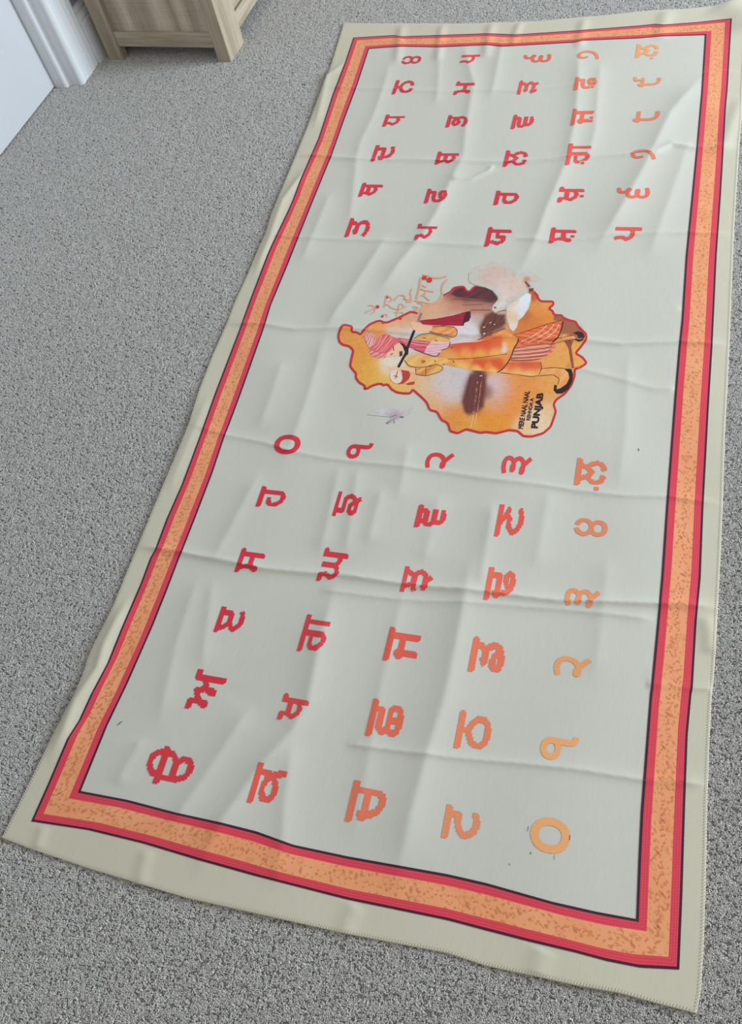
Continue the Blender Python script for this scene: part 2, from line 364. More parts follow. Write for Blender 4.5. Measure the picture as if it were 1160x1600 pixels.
# ------- relief of the cloth: soft folds and pressed creases -------
# (pixel polyline, height m, half-width m, kind)  kind g: soft roll, c: sharp pressed crease, s: one-sided step (steep on one flank)
FOLDS = []
def fold(h, w, *pts, kind='g'): FOLDS.append((floor_xy(pts), h, w, kind))
# long soft ridges
fold(.0075, .030, (530, 900), (526, 919), (500, 1018), (485, 1098), (457, 1149), (409, 1201), (354, 1280), (325, 1335), (300, 1395), kind='t')
fold(.0045, .024, (400, 1095), (393, 1109), (354, 1169), (322, 1217), (290, 1264), (262, 1320), kind='t')
fold(.0030, .020, (318, 890), (302, 935), (278, 1010), (257, 1105), (250, 1150), kind='t')
fold(.0025, .016, (340, 900), (334, 923), (322, 1010), (318, 1060), kind='t')
fold(.0025, .014, (225, 1150), (219, 1169), (195, 1209), (186, 1235), kind='t')
fold(.0040, .022, (466, 1150), (459, 1177), (448, 1250), (445, 1308), (430, 1400), kind='t')
fold(.0075, .034, (742, 850), (735, 889), (724, 959), (698, 1087), (671, 1173), (644, 1274), (628, 1344), (615, 1420), kind='t')
fold(.0025, .018, (640, 900), (628, 943), (596, 1077), (559, 1290), (550, 1340), kind='t')
fold(.0035, .020, (772, 780), (767, 820), (757, 879), (750, 930), kind='t')
fold(.0040, .018, (610, 365), (595, 391), (555, 452), (530, 485), (505, 530), kind='t')
fold(.0035, .020, (515, 515), (508, 532), (494, 583), (475, 648), (455, 700), (440, 740), kind='t')
fold(.0065, .026, (730, 235), (720, 258), (700, 300), (684, 336), (660, 375), (622, 421), (585, 475), kind='t')
fold(.0030, .018, (535, 725), (530, 742), (512, 825), (498, 880), kind='t')
fold(.0030, .018, (565, 725), (559, 746), (548, 829), (540, 880), kind='t')
fold(.0035, .022, (410, 735), (392, 771), (352, 847), (330, 890), kind='t')
fold(.0045, .020, (740, 60), (727, 81), (735, 114), (741, 135), (729, 205), (725, 247), (715, 280), kind='t')
fold(.0035, .018, (790, 58), (785, 73), (772, 139), (765, 165), kind='t')
fold(.0060, .026, (910, 55), (905, 75), (903, 150), (898, 200), (885, 260), (855, 330), (835, 385), (812, 430), (800, 460), kind='t')
fold(.0035, .020, (940, 90), (935, 150), (930, 210), (915, 270), kind='t')
fold(.0085, .038, (1110, 105), (1091, 131), (1048, 181), (1004, 272), (967, 338), (946, 371), (925, 410), kind='t')
fold(.0040, .030, (1080, 210), (1062, 270), (1030, 360), (1010, 420), kind='t')
fold(.0035, .018, (616, 80), (610, 99), (602, 137), (584, 187), (564, 228), (558, 254), (552, 321), (546, 357), (530, 400), kind='t')
fold(.0025, .014, (690, 75), (687, 93), (685, 146), (680, 175), kind='t')
fold(.0030, .016, (520, 300), (500, 350), (470, 420), kind='t')
fold(.0020, .020, (985, 540), (981, 575), (978, 680), (972, 719), (965, 780), kind='t')
fold(.0020, .022, (950, 860), (945, 930), (935, 1020), (925, 1080), kind='t')
fold(.0025, .022, (690, 770), (676, 830), (660, 890), kind='t')
fold(.0022, .020, (860, 760), (848, 830), (835, 900), kind='t')
fold(.0030, .020, (600, 760), (590, 800), (575, 860), kind='t')
fold(.0025, .018, (445, 560), (430, 610), (405, 680), kind='t')
fold(.0022, .016, (640, 690), (632, 740), (622, 790), kind='t')
# pressed creases across the cloth
fold(.0018, .006, (505, 140), (561, 143), (613, 144), (687, 148), (760, 147), (810, 148), (888, 141), (950, 136), (1033, 129), (1095, 121), (1155, 114), kind='c')
fold(.0030, .007, (464, 247), (517, 250), (561, 255), (640, 254), (723, 258), (806, 259), (930, 251), (1025, 245), (1050, 232), (1085, 238), (1153, 233), kind='c')
fold(.0020, .006, (420, 372), (470, 377), (561, 380), (643, 384), (760, 389), (806, 377), (868, 384), (959, 373), (1074, 369), (1145, 372), kind='c')
fold(.0028, .007, (356, 509), (418, 512), (461, 519), (530, 517), (640, 525), (780, 531), (918, 537), (969, 542), (1062, 539), (1139, 543), kind='c')
fold(.0012, .006, (905, 520), (921, 516), (990, 501), (1065, 486), kind='c')
fold(.0014, .007, (885, 575), (900, 579), (960, 594), (1020, 611), (1056, 612), kind='c')
fold(.0020, .006, (298, 668), (356, 684), (414, 695), (454, 709), (515, 720), (591, 729), (700, 742), (760, 752), (840, 761), (900, 770), (975, 779), (1044, 780), (1101, 788), (1128, 791), kind='c')
fold(.0040, .008, (218, 857), (282, 866), (338, 877), (417, 893), (497, 900), (532, 902), (623, 916), (757, 930), (874, 943), (1029, 948), (1121, 951), kind='c')
fold(.0018, .007, (500, 925), (620, 940), (757, 948), (880, 956), (1024, 972), kind='c')
fold(.0020, .006, (540, 1165), (698, 1186), (799, 1194), (901, 1205), (1002, 1221), (1075, 1226), (1106, 1230), kind='c')
fold(.0026, .005, (708, 288), (714, 286), (739, 284), (764, 272), (772, 264), kind='c')
fold(.0015, .006, (1010, 1072), (1050, 1076), (1112, 1080), kind='c')
# turned and rolled selvedge
fold(.0090, .013, (210, 925), (199, 947), (168, 1010), (157, 1047), (123, 1099), (105, 1144), (87, 1176), (75, 1200), kind='t')
fold(.0050, .010, (545, 90), (536, 106), (512, 124), (508, 144), (500, 180), (490, 210), kind='t')
fold(.0065, .011, (485, 255), (472, 280), (444, 318), (434, 345), (422, 380), (405, 420), (395, 445), kind='t')
fold(.0030, .012, (330, 615), (308, 670), (285, 725), (262, 780), kind='t')
fold(.0040, .014, (632, 38), (628, 50), (620, 110), kind='g')
fold(.0035, .012, (694, 38), (690, 55), (684, 105), kind='g')
fold(.0040, .014, (772, 36), (766, 55), (758, 100), kind='g')
fold(.0035, .012, (816, 36), (810, 48), (800, 80), kind='g')
fold(.0035, .014, (915, 30), (910, 50), (905, 85), kind='g')
fold(.0040, .020, (1045, 18), (1038, 36), (1030, 70), kind='g')
fold(.0100, .050, (1125, 5), (1160, 25), (1180, 60), kind='g')
fold(.0022, .010, (72, 1290), (66, 1310), (60, 1330), kind='g')
fold(.0022, .012, (235, 1325), (226, 1360), (222, 1390), kind='g')
fold(.0022, .014, (560, 1410), (545, 1440), (538, 1470), kind='g')
fold(.0022, .016, (850, 1480), (842, 1510), (838, 1530), kind='g')
fold(.0030, .016, (1090, 250), (1130, 235), (1160, 150), kind='g')
fold(.0030, .014, (1100, 960), (1108, 990), (1112, 1030), kind='g')
def height(xy):
    xy = np.atleast_2d(xy); z = np.full(len(xy), 0.0064)
    for P, h, w, kind in FOLDS:
        lo = P.min(0) - 5 * w; hi = P.max(0) + 5 * w
        m = np.all((xy > lo) & (xy < hi), axis=1)
        if not m.any(): continue
        q = xy[m]; best = np.full(len(q), 1e9); side = np.zeros(len(q)); par = np.zeros(len(q))
        L = np.r_[0, np.cumsum(np.hypot(*np.diff(P, axis=0).T))]
        for i in range(len(P) - 1):
            a, d = P[i], P[i + 1] - P[i]; l = np.hypot(*d)
            t = np.clip(((q - a) @ d) / l ** 2, 0, 1); r = q - a - t[:, None] * d
            dist = np.hypot(r[:, 0], r[:, 1]); k = dist < best
            best[k] = dist[k]; side[k] = np.sign(d[0] * r[:, 1] - d[1] * r[:, 0])[k]; par[k] = (L[i] + t * l)[k]
        f = par / L[-1]; taper = np.clip(np.minimum(f, 1 - f) / 0.22, 0, 1); taper = taper * taper * (3 - 2 * taper)
        if kind == 'g': pz = np.exp(-(best / w) ** 2)
        elif kind == 'c':
            taper = np.clip(np.minimum(f, 1 - f) / 0.04, 0, 1); pz = 1.7 * np.exp(-best / np.where(side > 0, w * 1.5, w * .8))
        elif kind == 't': pz = np.exp(-(np.sqrt(best ** 2 + .0035 ** 2) - .0035) / w)
        else:
            ww = np.where(side > 0, w, w * 0.3); pz = np.exp(-(best / ww) ** 2)
        z[m] += h * taper * pz
    # faint slackness of thin cotton
    x, y = xy[:, 0], xy[:, 1]
    z += 0.0011 * (1 + np.sin(9 * x + 2.2 * y + 1.3 * np.sin(4.1 * y)) * np.sin(3.1 * y - 2 * x + .7))
    z += 0.0004 * np.sin(27 * x + 5 * y + 2 * np.sin(6 * y)) * (1 + np.sin(2.3 * y + x))
    return np.maximum(z, 0.0060)
# cache of the relief on a fine grid so that the cloth and the print read the same values
GX0, GY0, GS = -1.35, -0.1, 0.003
gnx, gny = int(1.8 / GS), int(2.85 / GS)
_gx, _gy = np.meshgrid(GX0 + GS * np.arange(gnx), GY0 + GS * np.arange(gny), indexing='ij')
_gz = height(np.stack([_gx.ravel(), _gy.ravel()], 1)).reshape(gnx, gny)
def hz(xy):
    u = np.clip((xy[:, 0] - GX0) / GS, 0, gnx - 1.001); v = np.clip((xy[:, 1] - GY0) / GS, 0, gny - 1.001)
    i = u.astype(int); j = v.astype(int); a = u - i; b_ = v - j
    return (1 - a) * (1 - b_) * _gz[i, j] + a * (1 - b_) * _gz[i + 1, j] + (1 - a) * b_ * _gz[i, j + 1] + a * b_ * _gz[i + 1, j + 1]
def on_cloth(px, off=0.0005):
    """the point of the cloth seen at a surveyed pixel, lifted by the print's thickness"""
    z = np.full(len(np.atleast_2d(px)), 0.006)
    for _ in range(6):
        xy = floor_xy(px, z); z = hz(xy)
    return np.column_stack([xy, z + off])

NU, NV = 290, 680
T = floor_xy(soften(resample(E_T, NU), 4)); B = floor_xy(soften(resample(E_B, NU), 4))
Lf = floor_xy(soften(resample(E_L, NV), 4)); Rt = floor_xy(soften(resample(E_R, NV), 4))
u = np.linspace(0, 1, NU)[None, :, None]; v = np.linspace(0, 1, NV)[:, None, None]
G = (1 - v) * T[None] + v * B[None] + (1 - u) * Lf[:, None] + u * Rt[:, None] \
    - ((1 - u) * (1 - v) * T[0] + u * (1 - v) * T[-1] + (1 - u) * v * B[0] + u * v * B[-1])
pts = G.reshape(-1, 2); cz = hz(pts)
verts = np.column_stack([pts, cz])
idx = np.arange(NU * NV).reshape(NV, NU)
faces = np.stack([idx[1:, :-1], idx[1:, 1:], idx[:-1, 1:], idx[:-1, :-1]], -1).reshape(-1, 4)
loop = np.r_[idx[0, :], idx[1:, -1], idx[-1, -2::-1], idx[-2:0:-1, 0]]
skirt = verts[loop].copy(); skirt[:, 2] = np.maximum(skirt[:, 2] - 0.0055, 0.0005)
base = len(verts); nl = len(loop); k = np.arange(nl)
sf = np.stack([loop, loop[(k + 1) % nl], base + (k + 1) % nl, base + k], -1)
me = mesh('cloth', np.vstack([verts, skirt]), np.vstack([faces, sf]))
cloth = link('printed_cloth', me, None, M_CLOTH, True)
me.materials.append(M_HEM)
# hem = outside of the printed frame
def inside(poly, P):
    poly = np.asarray(poly, float); r = np.zeros(len(P), bool); n = len(poly)
    for i in range(n):
        (x0, y0), (x1, y1) = poly[i], poly[(i + 1) % n]
        c = ((y0 > P[:, 1]) != (y1 > P[:, 1])) & (P[:, 0] < (x1 - x0) * (P[:, 1] - y0) / (y1 - y0 + 1e-12) + x0)
        r ^= c
    return r
OUTL = O_T + O_R[1:] + O_B[::-1][1:] + O_L[::-1][1:-1]
cent = project(np.column_stack([verts[faces].mean(1)]))
hemf = np.r_[~inside(OUTL, cent), np.ones(len(sf), bool)]
me.polygons.foreach_set('material_index', hemf.astype(np.int32))
tag(cloth, 'long cream cotton cloth printed with red and orange letters, spread flat on grey carpet', 'cloth')

# ------- printed frame: rings between the surveyed outer and inner outline -------
def side_pair(o, i, n): return soften(resample(o, n), 1), soften(resample(i, n), 1)
SIDES = [side_pair(O_T, I_T, 240), side_pair(O_R, I_R, 900), side_pair(O_B[::-1], I_B[::-1], 260), side_pair(O_L[::-1], I_L[::-1], 900)]
def band(name, f0, f1, na, m, off=0.0006):
    V = []; F = []; UV = []; along = 0.0
    for o, i in SIDES:
        n = len(o); fr = np.linspace(f0, f1, na + 1)
        g = o[:, None] + (i - o)[:, None] * fr[None, :, None]
        w = on_cloth(g.reshape(-1, 2), off).reshape(n, na + 1, 3)
        mid = w[:, na // 2]; s = along + np.r_[0, np.cumsum(np.linalg.norm(np.diff(mid, axis=0), axis=1))]; along = s[-1]
        width = np.linalg.norm(w[n // 2, -1] - w[n // 2, 0])
        b0 = len(V); V += list(w.reshape(-1, 3)); UV += [(s[a], width * c / na) for a in range(n) for c in range(na + 1)]
        for a in range(n - 1):
            for c in range(na):
                p = b0 + a * (na + 1) + c
                F.append((p, p + na + 1, p + na + 2, p + 1))
    F = [f[::-1] for f in F] if np.cross(V[F[0][1]] - V[F[0][0]], V[F[0][2]] - V[F[0][0]])[2] < 0 else F
    me = mesh(name, V, F); ul = me.uv_layers.new(name='UVMap')
    li = np.empty(len(me.loops), np.int32); me.loops.foreach_get('vertex_index', li)
    ul.data.foreach_set('uv', np.asarray(UV, np.float32)[li].ravel())
    return link(name, me, cloth, m, True)
band('border_line', 0.0, 0.06, 1, M_DARK)
band('border_stripe', 0.06, 0.25, 3, M_RED)
ob = band('border_band', 0.25, 0.755, 7, M_ORANGE)
band('border_stripe', 0.755, 0.94, 3, M_RED)
band('border_line', 0.94, 1.0, 1, M_DARK)

# ------- flat shapes printed on the cloth -------
def poly_print(name, P, colour, parent=None, layer=1, space=None, label=None, fade=0.0, fade_to=None):
    """P: closed outline in surveyed pixels; colour: rgb or function of pixels -> rgb array"""
    P = np.asarray(P, float)
    n = max(len(P), int(np.hypot(*np.diff(np.vstack([P, P[:1]]), axis=0).T).sum() / 2.5))
    ring = []
    for a, b_ in zip(P, np.roll(P, -1, 0)):
        m_ = max(1, int(np.hypot(*(b_ - a)) / 2.2))
        for q in range(m_): ring.append(a + (b_ - a) * q / m_)
    ring = np.array(ring); n = len(ring)
    sp = space or 2.4
    lo, hi = P.min(0), P.max(0)
    gx, gy = np.meshgrid(np.arange(lo[0] + sp / 2, hi[0], sp), np.arange(lo[1] + sp / 2, hi[1], sp))
    g = np.stack([gx.ravel(), gy.ravel()], 1)
    if len(g):
        g = g[inside(ring, g)]
        if len(g):
            d = np.min(np.hypot(g[:, None, 0] - ring[None, :, 0], g[:, None, 1] - ring[None, :, 1]), axis=1); g = g[d > sp * 0.4]
    allp = np.vstack([ring, g]) if len(g) else ring
    vo, _, fo, *_ = delaunay_2d_cdt([Vector(p) for p in allp], [], [list(range(n))], 1, 1e-6)
    px = np.array([(p.x, p.y) for p in vo])
    W = on_cloth(px, 0.0005 + 0.00008 * layer)
    F = [f if np.cross(W[f[1]] - W[f[0]], W[f[2]] - W[f[0]])[2] > 0 else f[::-1] for f in fo]
    me = mesh(name, W, F)
    if callable(colour):
        c = colour(px)
        if fade:
            dd = np.min(np.hypot(px[:, None, 0] - ring[None, :, 0], px[:, None, 1] - ring[None, :, 1]), axis=1)
            t = np.clip(dd / fade, 0, 1)[:, None]; t = t * t * (3 - 2 * t); c = (fade_to(px) if fade_to else CLOTH_RGB) * (1 - t) + c * t
        a = me.color_attributes.new('ink', 'FLOAT_COLOR', 'POINT')
        a.data.foreach_set('color', np.column_stack([c, np.ones(len(c))]).astype(np.float32).ravel()); m_ = M_PICTURE
    else: m_ = ink_mat(colour)
    o = link(name, me, parent or cloth, m_, True)
    if label: o['label'] = label
    return o
def ribbons(name, lines, colour, parent=None, layer=3):
    """lines: list of (points, width px or (w0,w1)); thin printed strokes joined in one part"""
    V = []; F = []
    for P, w in lines:
        P = np.asarray(P, float); L = np.hypot(*np.diff(P, axis=0).T).sum(); n = max(3, int(L / 2.0))
        P = soften(resample(P, n), 2); t = np.gradient(P, axis=0); t /= np.hypot(t[:, 0], t[:, 1])[:, None] + 1e-9
        nn = np.stack([-t[:, 1], t[:, 0]], 1)
        ww = np.linspace(w[0], w[1], n) if isinstance(w, tuple) else np.full(n, w)
        b0 = len(V)
        A = on_cloth(P + nn * ww[:, None] / 2, .0005 + .00008 * layer); Bq = on_cloth(P - nn * ww[:, None] / 2, .0005 + .00008 * layer)
        for a, b_ in zip(A, Bq): V += [a, b_]
        for i in range(n - 1):
            f = (b0 + 2 * i, b0 + 2 * i + 1, b0 + 2 * i + 3, b0 + 2 * i + 2)
            if np.cross(V[f[1]] - V[f[0]], V[f[2]] - V[f[0]])[2] < 0: f = f[::-1]
            F.append(f)
    o = link(name, mesh(name, V, F), parent or cloth, ink_mat(colour), True)
    if len(lines) > 1: o['kind'] = 'stuff'
    return o
def blobs(base, items):
    """printed colour wash: soft patches of colour (x, y, radius, rgb)"""
    items = [(x, y, r, lin(c)) for x, y, r, c in items]; base = lin(base)
    def f(px):
        acc = np.tile(base * 0.02, (len(px), 1)); wt = np.full(len(px), 0.02)
        for x, y, r, c in items:
            w = (1 + 5 * max(0, .35 - c.mean())) * np.exp(-((px[:, 0] - x) ** 2 + (px[:, 1] - y) ** 2) / (2 * r * r)); acc += w[:, None] * c; wt += w
        return tone(acc / wt[:, None])
    return f

# ------- letters -------
_fc = bpy.data.curves.new('glyph', 'FONT'); _fo = bpy.data.objects.new('glyph', _fc); COL.objects.link(_fo)
def glyph_loops(ch):
    _fc.body = ch; _fc.fill_mode = 'NONE'; _fc.resolution_u = 6
    bpy.context.view_layer.update()
    ev = _fo.evaluated_get(bpy.context.evaluated_depsgraph_get()); m_ = ev.to_mesh()
    V = np.array([(p.co.x, p.co.y) for p in m_.vertices]); nxt = {}
    for e in m_.edges: nxt.setdefault(e.vertices[0], []).append(e.vertices[1]); nxt.setdefault(e.vertices[1], []).append(e.vertices[0])
    ev.to_mesh_clear(); seen = set(); loops = []
    for s in range(len(V)):
        if s in seen or s not in nxt: continue
        L = [s]; seen.add(s); cur = min(nxt[s])                # vertices are stored in contour order: s, s+1, ...
        while cur is not None and cur not in seen:
            L.append(cur); seen.add(cur); cur = next((q for q in nxt[cur] if q not in seen), None)
        loops.append(V[L])
    return loops
def glyph_raster(ch, cells, bold, thr=0.5):
    """outline of a character -> grid of filled cells (the print is made of small square steps)"""
    loops = glyph_loops(ch); A = np.vstack(loops)
    SS = 5 if cells < 40 else 2; cell = 0.64 / cells; st = cell / SS; pad = 0.06
    lo = A.min(0) - pad; hi = A.max(0) + pad
    nx, ny = [int(math.ceil((hi[k] - lo[k]) / cell)) * SS for k in (0, 1)]
    X = lo[0] + (np.arange(nx) + .5) * st; Y = lo[1] + (np.arange(ny) + .5) * st + 1e-7
    wind = np.zeros((nx, ny), int)
    for L in loops:
        for (xa, ya), (xb, yb) in zip(L, np.roll(L, -1, 0)):
            if ya == yb: continue
            j = np.where((Y >= min(ya, yb)) & (Y < max(ya, yb)))[0]
            if not len(j): continue
            xc = xa + (Y[j] - ya) * (xb - xa) / (yb - ya)
            wind[:, j] += (X[:, None] > xc[None]) * (1 if yb > ya else -1)
    R_ = wind != 0
    rad = bold / st; q = int(math.ceil(rad)); D = np.zeros_like(R_)
    for i in range(-q, q + 1):
        for j in range(-q, q + 1):
            if i * i + j * j <= rad * rad: D |= np.roll(np.roll(R_, i, 0), j, 1)
    C = D.reshape(nx // SS, SS, ny // SS, SS).mean((1, 3)) > thr
    ii = np.argwhere(C); i0 = ii.min(0); i1 = ii.max(0) + 1
    return C[i0[0]:i1[0], i0[1]:i1[1]]
NUKTA = {'ਸ਼': (.44, .12), 'ਖ਼': (.41, .07), 'ਗ਼': (.11, .28), 'ਜ਼': (.44, .09), 'ਫ਼': (.22, .17), 'ਲ਼': (-.09, .27)}   # where the dot sits in the letter
def raster(ch, cells=20, bold=0.022):
    C = glyph_raster(ch[0] if ch in NUKTA else ch, cells, bold)
    if ch in NUKTA:
        fx, fy = NUKTA[ch]
        if fx < 0: C = np.vstack([np.zeros((3, C.shape[1]), bool), C]); fx = .04
        i, j = int(fx * C.shape[0]), int(fy * C.shape[1])
        C[max(0, i - 2):i + 3, max(0, j - 2):j + 3] = False; C[max(0, i - 1):i + 2, max(0, j - 1):j + 2] = True
    nx, ny = C.shape; verts = {}; V2 = []; F2 = []
    def vid(i, j):
        if (i, j) not in verts: verts[(i, j)] = len(V2); V2.append((i / nx - .5, j / ny - .5))
        return verts[(i, j)]
    for i, j in np.argwhere(C): F2.append((vid(i, j), vid(i + 1, j), vid(i + 1, j + 1), vid(i, j + 1)))
    return np.array(V2), F2
# letter frame on the floor: right of a letter runs along the cloth, its top looks to the long left edge
c4 = floor_xy([(122, 1238), (995, 1437), (1104, 54), (575, 76)])
RIGHT = (c4[2] + c4[3] - c4[0] - c4[1]); RIGHT /= np.hypot(*RIGHT); UP = np.array([-RIGHT[1], RIGHT[0]])
def letter(ch, box, rgb, pix=True, cells=72, bold=.018):
    x0, y0, x1, y1 = box; c = np.array([(x0 + x1) / 2, (y0 + y1) / 2]); size = np.array([x1 - x0, y1 - y0])
    V, F = raster(ch) if pix else raster(ch, cells, bold)
    ctr = c.copy(); s = np.array([.06, .06])
    for _ in range(12):
        C = floor_xy(ctr, .006)[0]
        q = project(np.column_stack([C + V[:, :1] * s[0] * RIGHT + V[:, 1:] * s[1] * UP, np.full(len(V), .006)]))
        lo, hi = q.min(0), q.max(0); d = size / (hi - lo)
        s = s * np.array([d[1], d[0]]) ** 0.9; ctr = ctr + (c - (lo + hi) / 2)
    W = on_cloth(q, 0.0005)
    f0 = F[0]; flip = np.cross(W[f0[1]] - W[f0[0]], W[f0[2]] - W[f0[0]])[2] < 0
    F = [f[::-1] for f in F] if flip else F
    nm = 'printed_letter' if pix else 'printed_numeral'
    return link(nm, mesh(nm, W, F), cloth, ink_mat(rgb), False)
STOPS = [(0, (204, 48, 62)), (.3, (216, 70, 70)), (.5, (224, 104, 80)), (.75, (220, 134, 94)), (1.0, (230, 164, 106))]
def grad(o):
    o = min(max(o, 0), 1); xs = [s[0] for s in STOPS]
    return tuple(round(float(np.interp(o, xs, [s[1][k] for s in STOPS]))) for k in range(3))
DIG = '੦੧੨੩੪੫੬੭੮੯'
LOW = [  # columns of the lower block, each read upwards
 [('ੳ', 228.6, 1165.2, 304.6, 1225.4), ('ਅ', 288.4, 1045, 355.2, 1107.8), ('ੲ', 333.4, 947.3, 384, 988), ('ਸ', 366, 855.7, 415.2, 894.3), ('ਹ', 399.2, 759.4, 447.7, 792), ('੦', 428.4, 679.2, 470.3, 710)],
 [('ਕ', 385.6, 1190.6, 449.8, 1255.2), ('ਖ', 432.8, 1082.6, 483.7, 1124.8), ('ਗ', 463.8, 959.7, 517.2, 1018), ('ਘ', 494, 855.2, 545.4, 908), ('ਙ', 518.9, 767.7, 566.3, 806.6), ('੧', 541.5, 692.4, 584.3, 716.7)],
 [('ਚ', 538.5, 1218.6, 604.8, 1284.8), ('ਛ', 570.3, 1091, 632.4, 1152), ('ਜ', 597.9, 979, 659, 1032.4), ('ਝ', 624.8, 884.4, 677.8, 925), ('ਞ', 646.7, 787.9, 698.7, 824.2), ('੨', 664.7, 707.2, 710.8, 732.8)],
 [('ਟ', 689.3, 1256.2, 751.7, 1311.4), ('ਠ', 709, 1109, 769, 1171), ('ਡ', 731, 994.1, 790, 1051), ('ਢ', 755.7, 885.7, 807.2, 937.7), ('ਣ', 772.2, 787.9, 820.2, 838.6), ('੩', 783.9, 711.7, 832.3, 742.2)],
 [('੦', 829, 1277.2, 891.7, 1334.1), ('੧', 844.8, 1151.4, 905.5, 1187.2), ('੨', 865.9, 1025.2, 924.8, 1058.3), ('੩', 883, 918.8, 939, 950.2), ('੪', 897.8, 809.5, 950.2, 839), ('ਲ਼', 897.3, 715.3, 949.3, 766.9)]]
UPP = [
 [('ਤ', 537.9, 340.8, 579, 370.9), ('ਥ', 559.4, 285.4, 599.4, 307.7), ('ਦ', 579, 226.9, 618.2, 252.6), ('ਧ', 597.2, 179.2, 633.7, 198.2), ('ਨ', 611.9, 125.4, 648.3, 147.7), ('੪', 627.6, 87.6, 658.8, 100.5)],
 [('ਪ', 646.9, 349.7, 684.1, 375.3), ('ਫ', 662.3, 295, 699.9, 318), ('ਬ', 679.2, 237, 718, 257.2), ('ਭ', 696, 180, 731.9, 199.3), ('ਮ', 708.4, 127, 742.9, 148.6), ('੫', 718.6, 85.4, 751.2, 99.2)],
 [('ਯ', 756.7, 354.6, 800.5, 385.5), ('ਰ', 771, 298, 811.9, 320.7), ('ਲ', 785.7, 235.2, 825.7, 260.8), ('ਵ', 798, 179.2, 835.3, 202), ('ੜ', 807.8, 125.7, 842.8, 148), ('੬', 818.6, 84.4, 862, 97.8)],
 [('ਸ਼', 857.7, 355.3, 901.5, 380.2), ('ਖ਼', 870.8, 291.7, 914.2, 316.5), ('ਗ਼', 883.2, 224.4, 924.8, 258.2), ('ਜ਼', 891.6, 170, 929.1, 196.4), ('ਫ਼', 896.2, 120.4, 933.4, 141.2), ('੭', 902.4, 79.1, 936.6, 92.5)],
 [('੫', 960, 354.7, 1003.9, 377), ('੬', 964.5, 293.3, 1016.3, 310.3), ('੭', 986.2, 233.4, 1025.3, 249.2), ('੮', 988.7, 173.8, 1031.8, 191.5), ('੯', 990, 120.4, 1033.7, 136), ('ਲ਼', 993, 69.2, 1030.3, 92.5)]]
for ci, colm in enumerate(LOW):
    for ri, (ch, *bx) in enumerate(colm):
        letter(ch, bx, grad((.12, .40, .62, .78, 1.12)[ci] - .095 * ri), ch not in DIG)
for ci, colm in enumerate(UPP):
    for ri, (ch, *bx) in enumerate(colm):
        letter(ch, bx, grad(-.55 + .235 * ci + .11 * ri), ch not in DIG)
# ---------------------------------------------------------------- the printed picture in the middle of the cloth
def wob(base, alt, fx=.35, fy=.2, ph=0., edge=.5):
    b0, b1 = lin(base), lin(alt)
    def f(px):
        t = .5 + .5 * np.sin(px[:, 0] * fx + px[:, 1] * fy + ph + 1.2 * np.sin(px[:, 1] * .31 + px[:, 0] * .12))
        return tone(b0 + (b1 - b0) * t[:, None])
    return f
def crop(ox, oy, s): return lambda *p: [(ox + a * s, oy + b * s) for a, b in p]
A = crop(520, 420, .172414); Bc = crop(680, 400, .224138); C = crop(600, 500, .293103); D = crop(500, 400, .379310)
edge1 = A((770, 405), (710, 390), (660, 415), (600, 445), (500, 487), (470, 490), (430, 470), (380, 485), (330, 510), (285, 555), (250, 602), (228, 578), (168, 573), (180, 525), (120, 510), (90, 510), (65, 560), (52, 610), (60, 660), (90, 690), (150, 700), (190, 740), (175, 800), (158, 880), (190, 925), (215, 945), (210, 990), (240, 1030), (300, 1065), (285, 1090), (310, 1090), (360, 1060), (420, 1042), (455, 1045), (465, 1065), (480, 1045), (510, 1055), (530, 1090), (580, 1120), (640, 1130), (710, 1130), (720, 1095), (740, 1100)) \
    + C((165, 380), (200, 410), (230, 440), (245, 480), (285, 490), (300, 520), (310, 535), (340, 548), (350, 575), (352, 592), (395, 605), (440, 582), (515, 602), (545, 597), (600, 605), (670, 587), (715, 592), (745, 620), (790, 622), (850, 605), (890, 570), (918, 490), (905, 450), (920, 425), (965, 395), (1000, 350), (1018, 300), (1018, 262), (1055, 250), (1083, 230), (1060, 200), (1022, 178), (1050, 145), (1080, 105), (1080, 75), (1040, 40), (1025, 14)) \
    + Bc((985, 460), (920, 445), (890, 435), (890, 415), (830, 412), (820, 380), (792, 372), (800, 360), (828, 340), (825, 318), (740, 318), (720, 300), (715, 275), (690, 250))
edge2 = Bc((300, 212), (280, 210), (262, 228), (245, 248), (228, 250), (215, 238), (205, 213), (170, 215), (130, 222), (110, 250), (60, 275))
top_gap = Bc((650, 235), (600, 285), (520, 330), (440, 300), (400, 245), (350, 222))
left_gap = A((1000, 262), (960, 300), (900, 320), (840, 322))
W0 = (195, 193, 181)
d = lambda x, y, r, c: (500 + x * .37931, 400 + y * .37931, r * .37931, c)
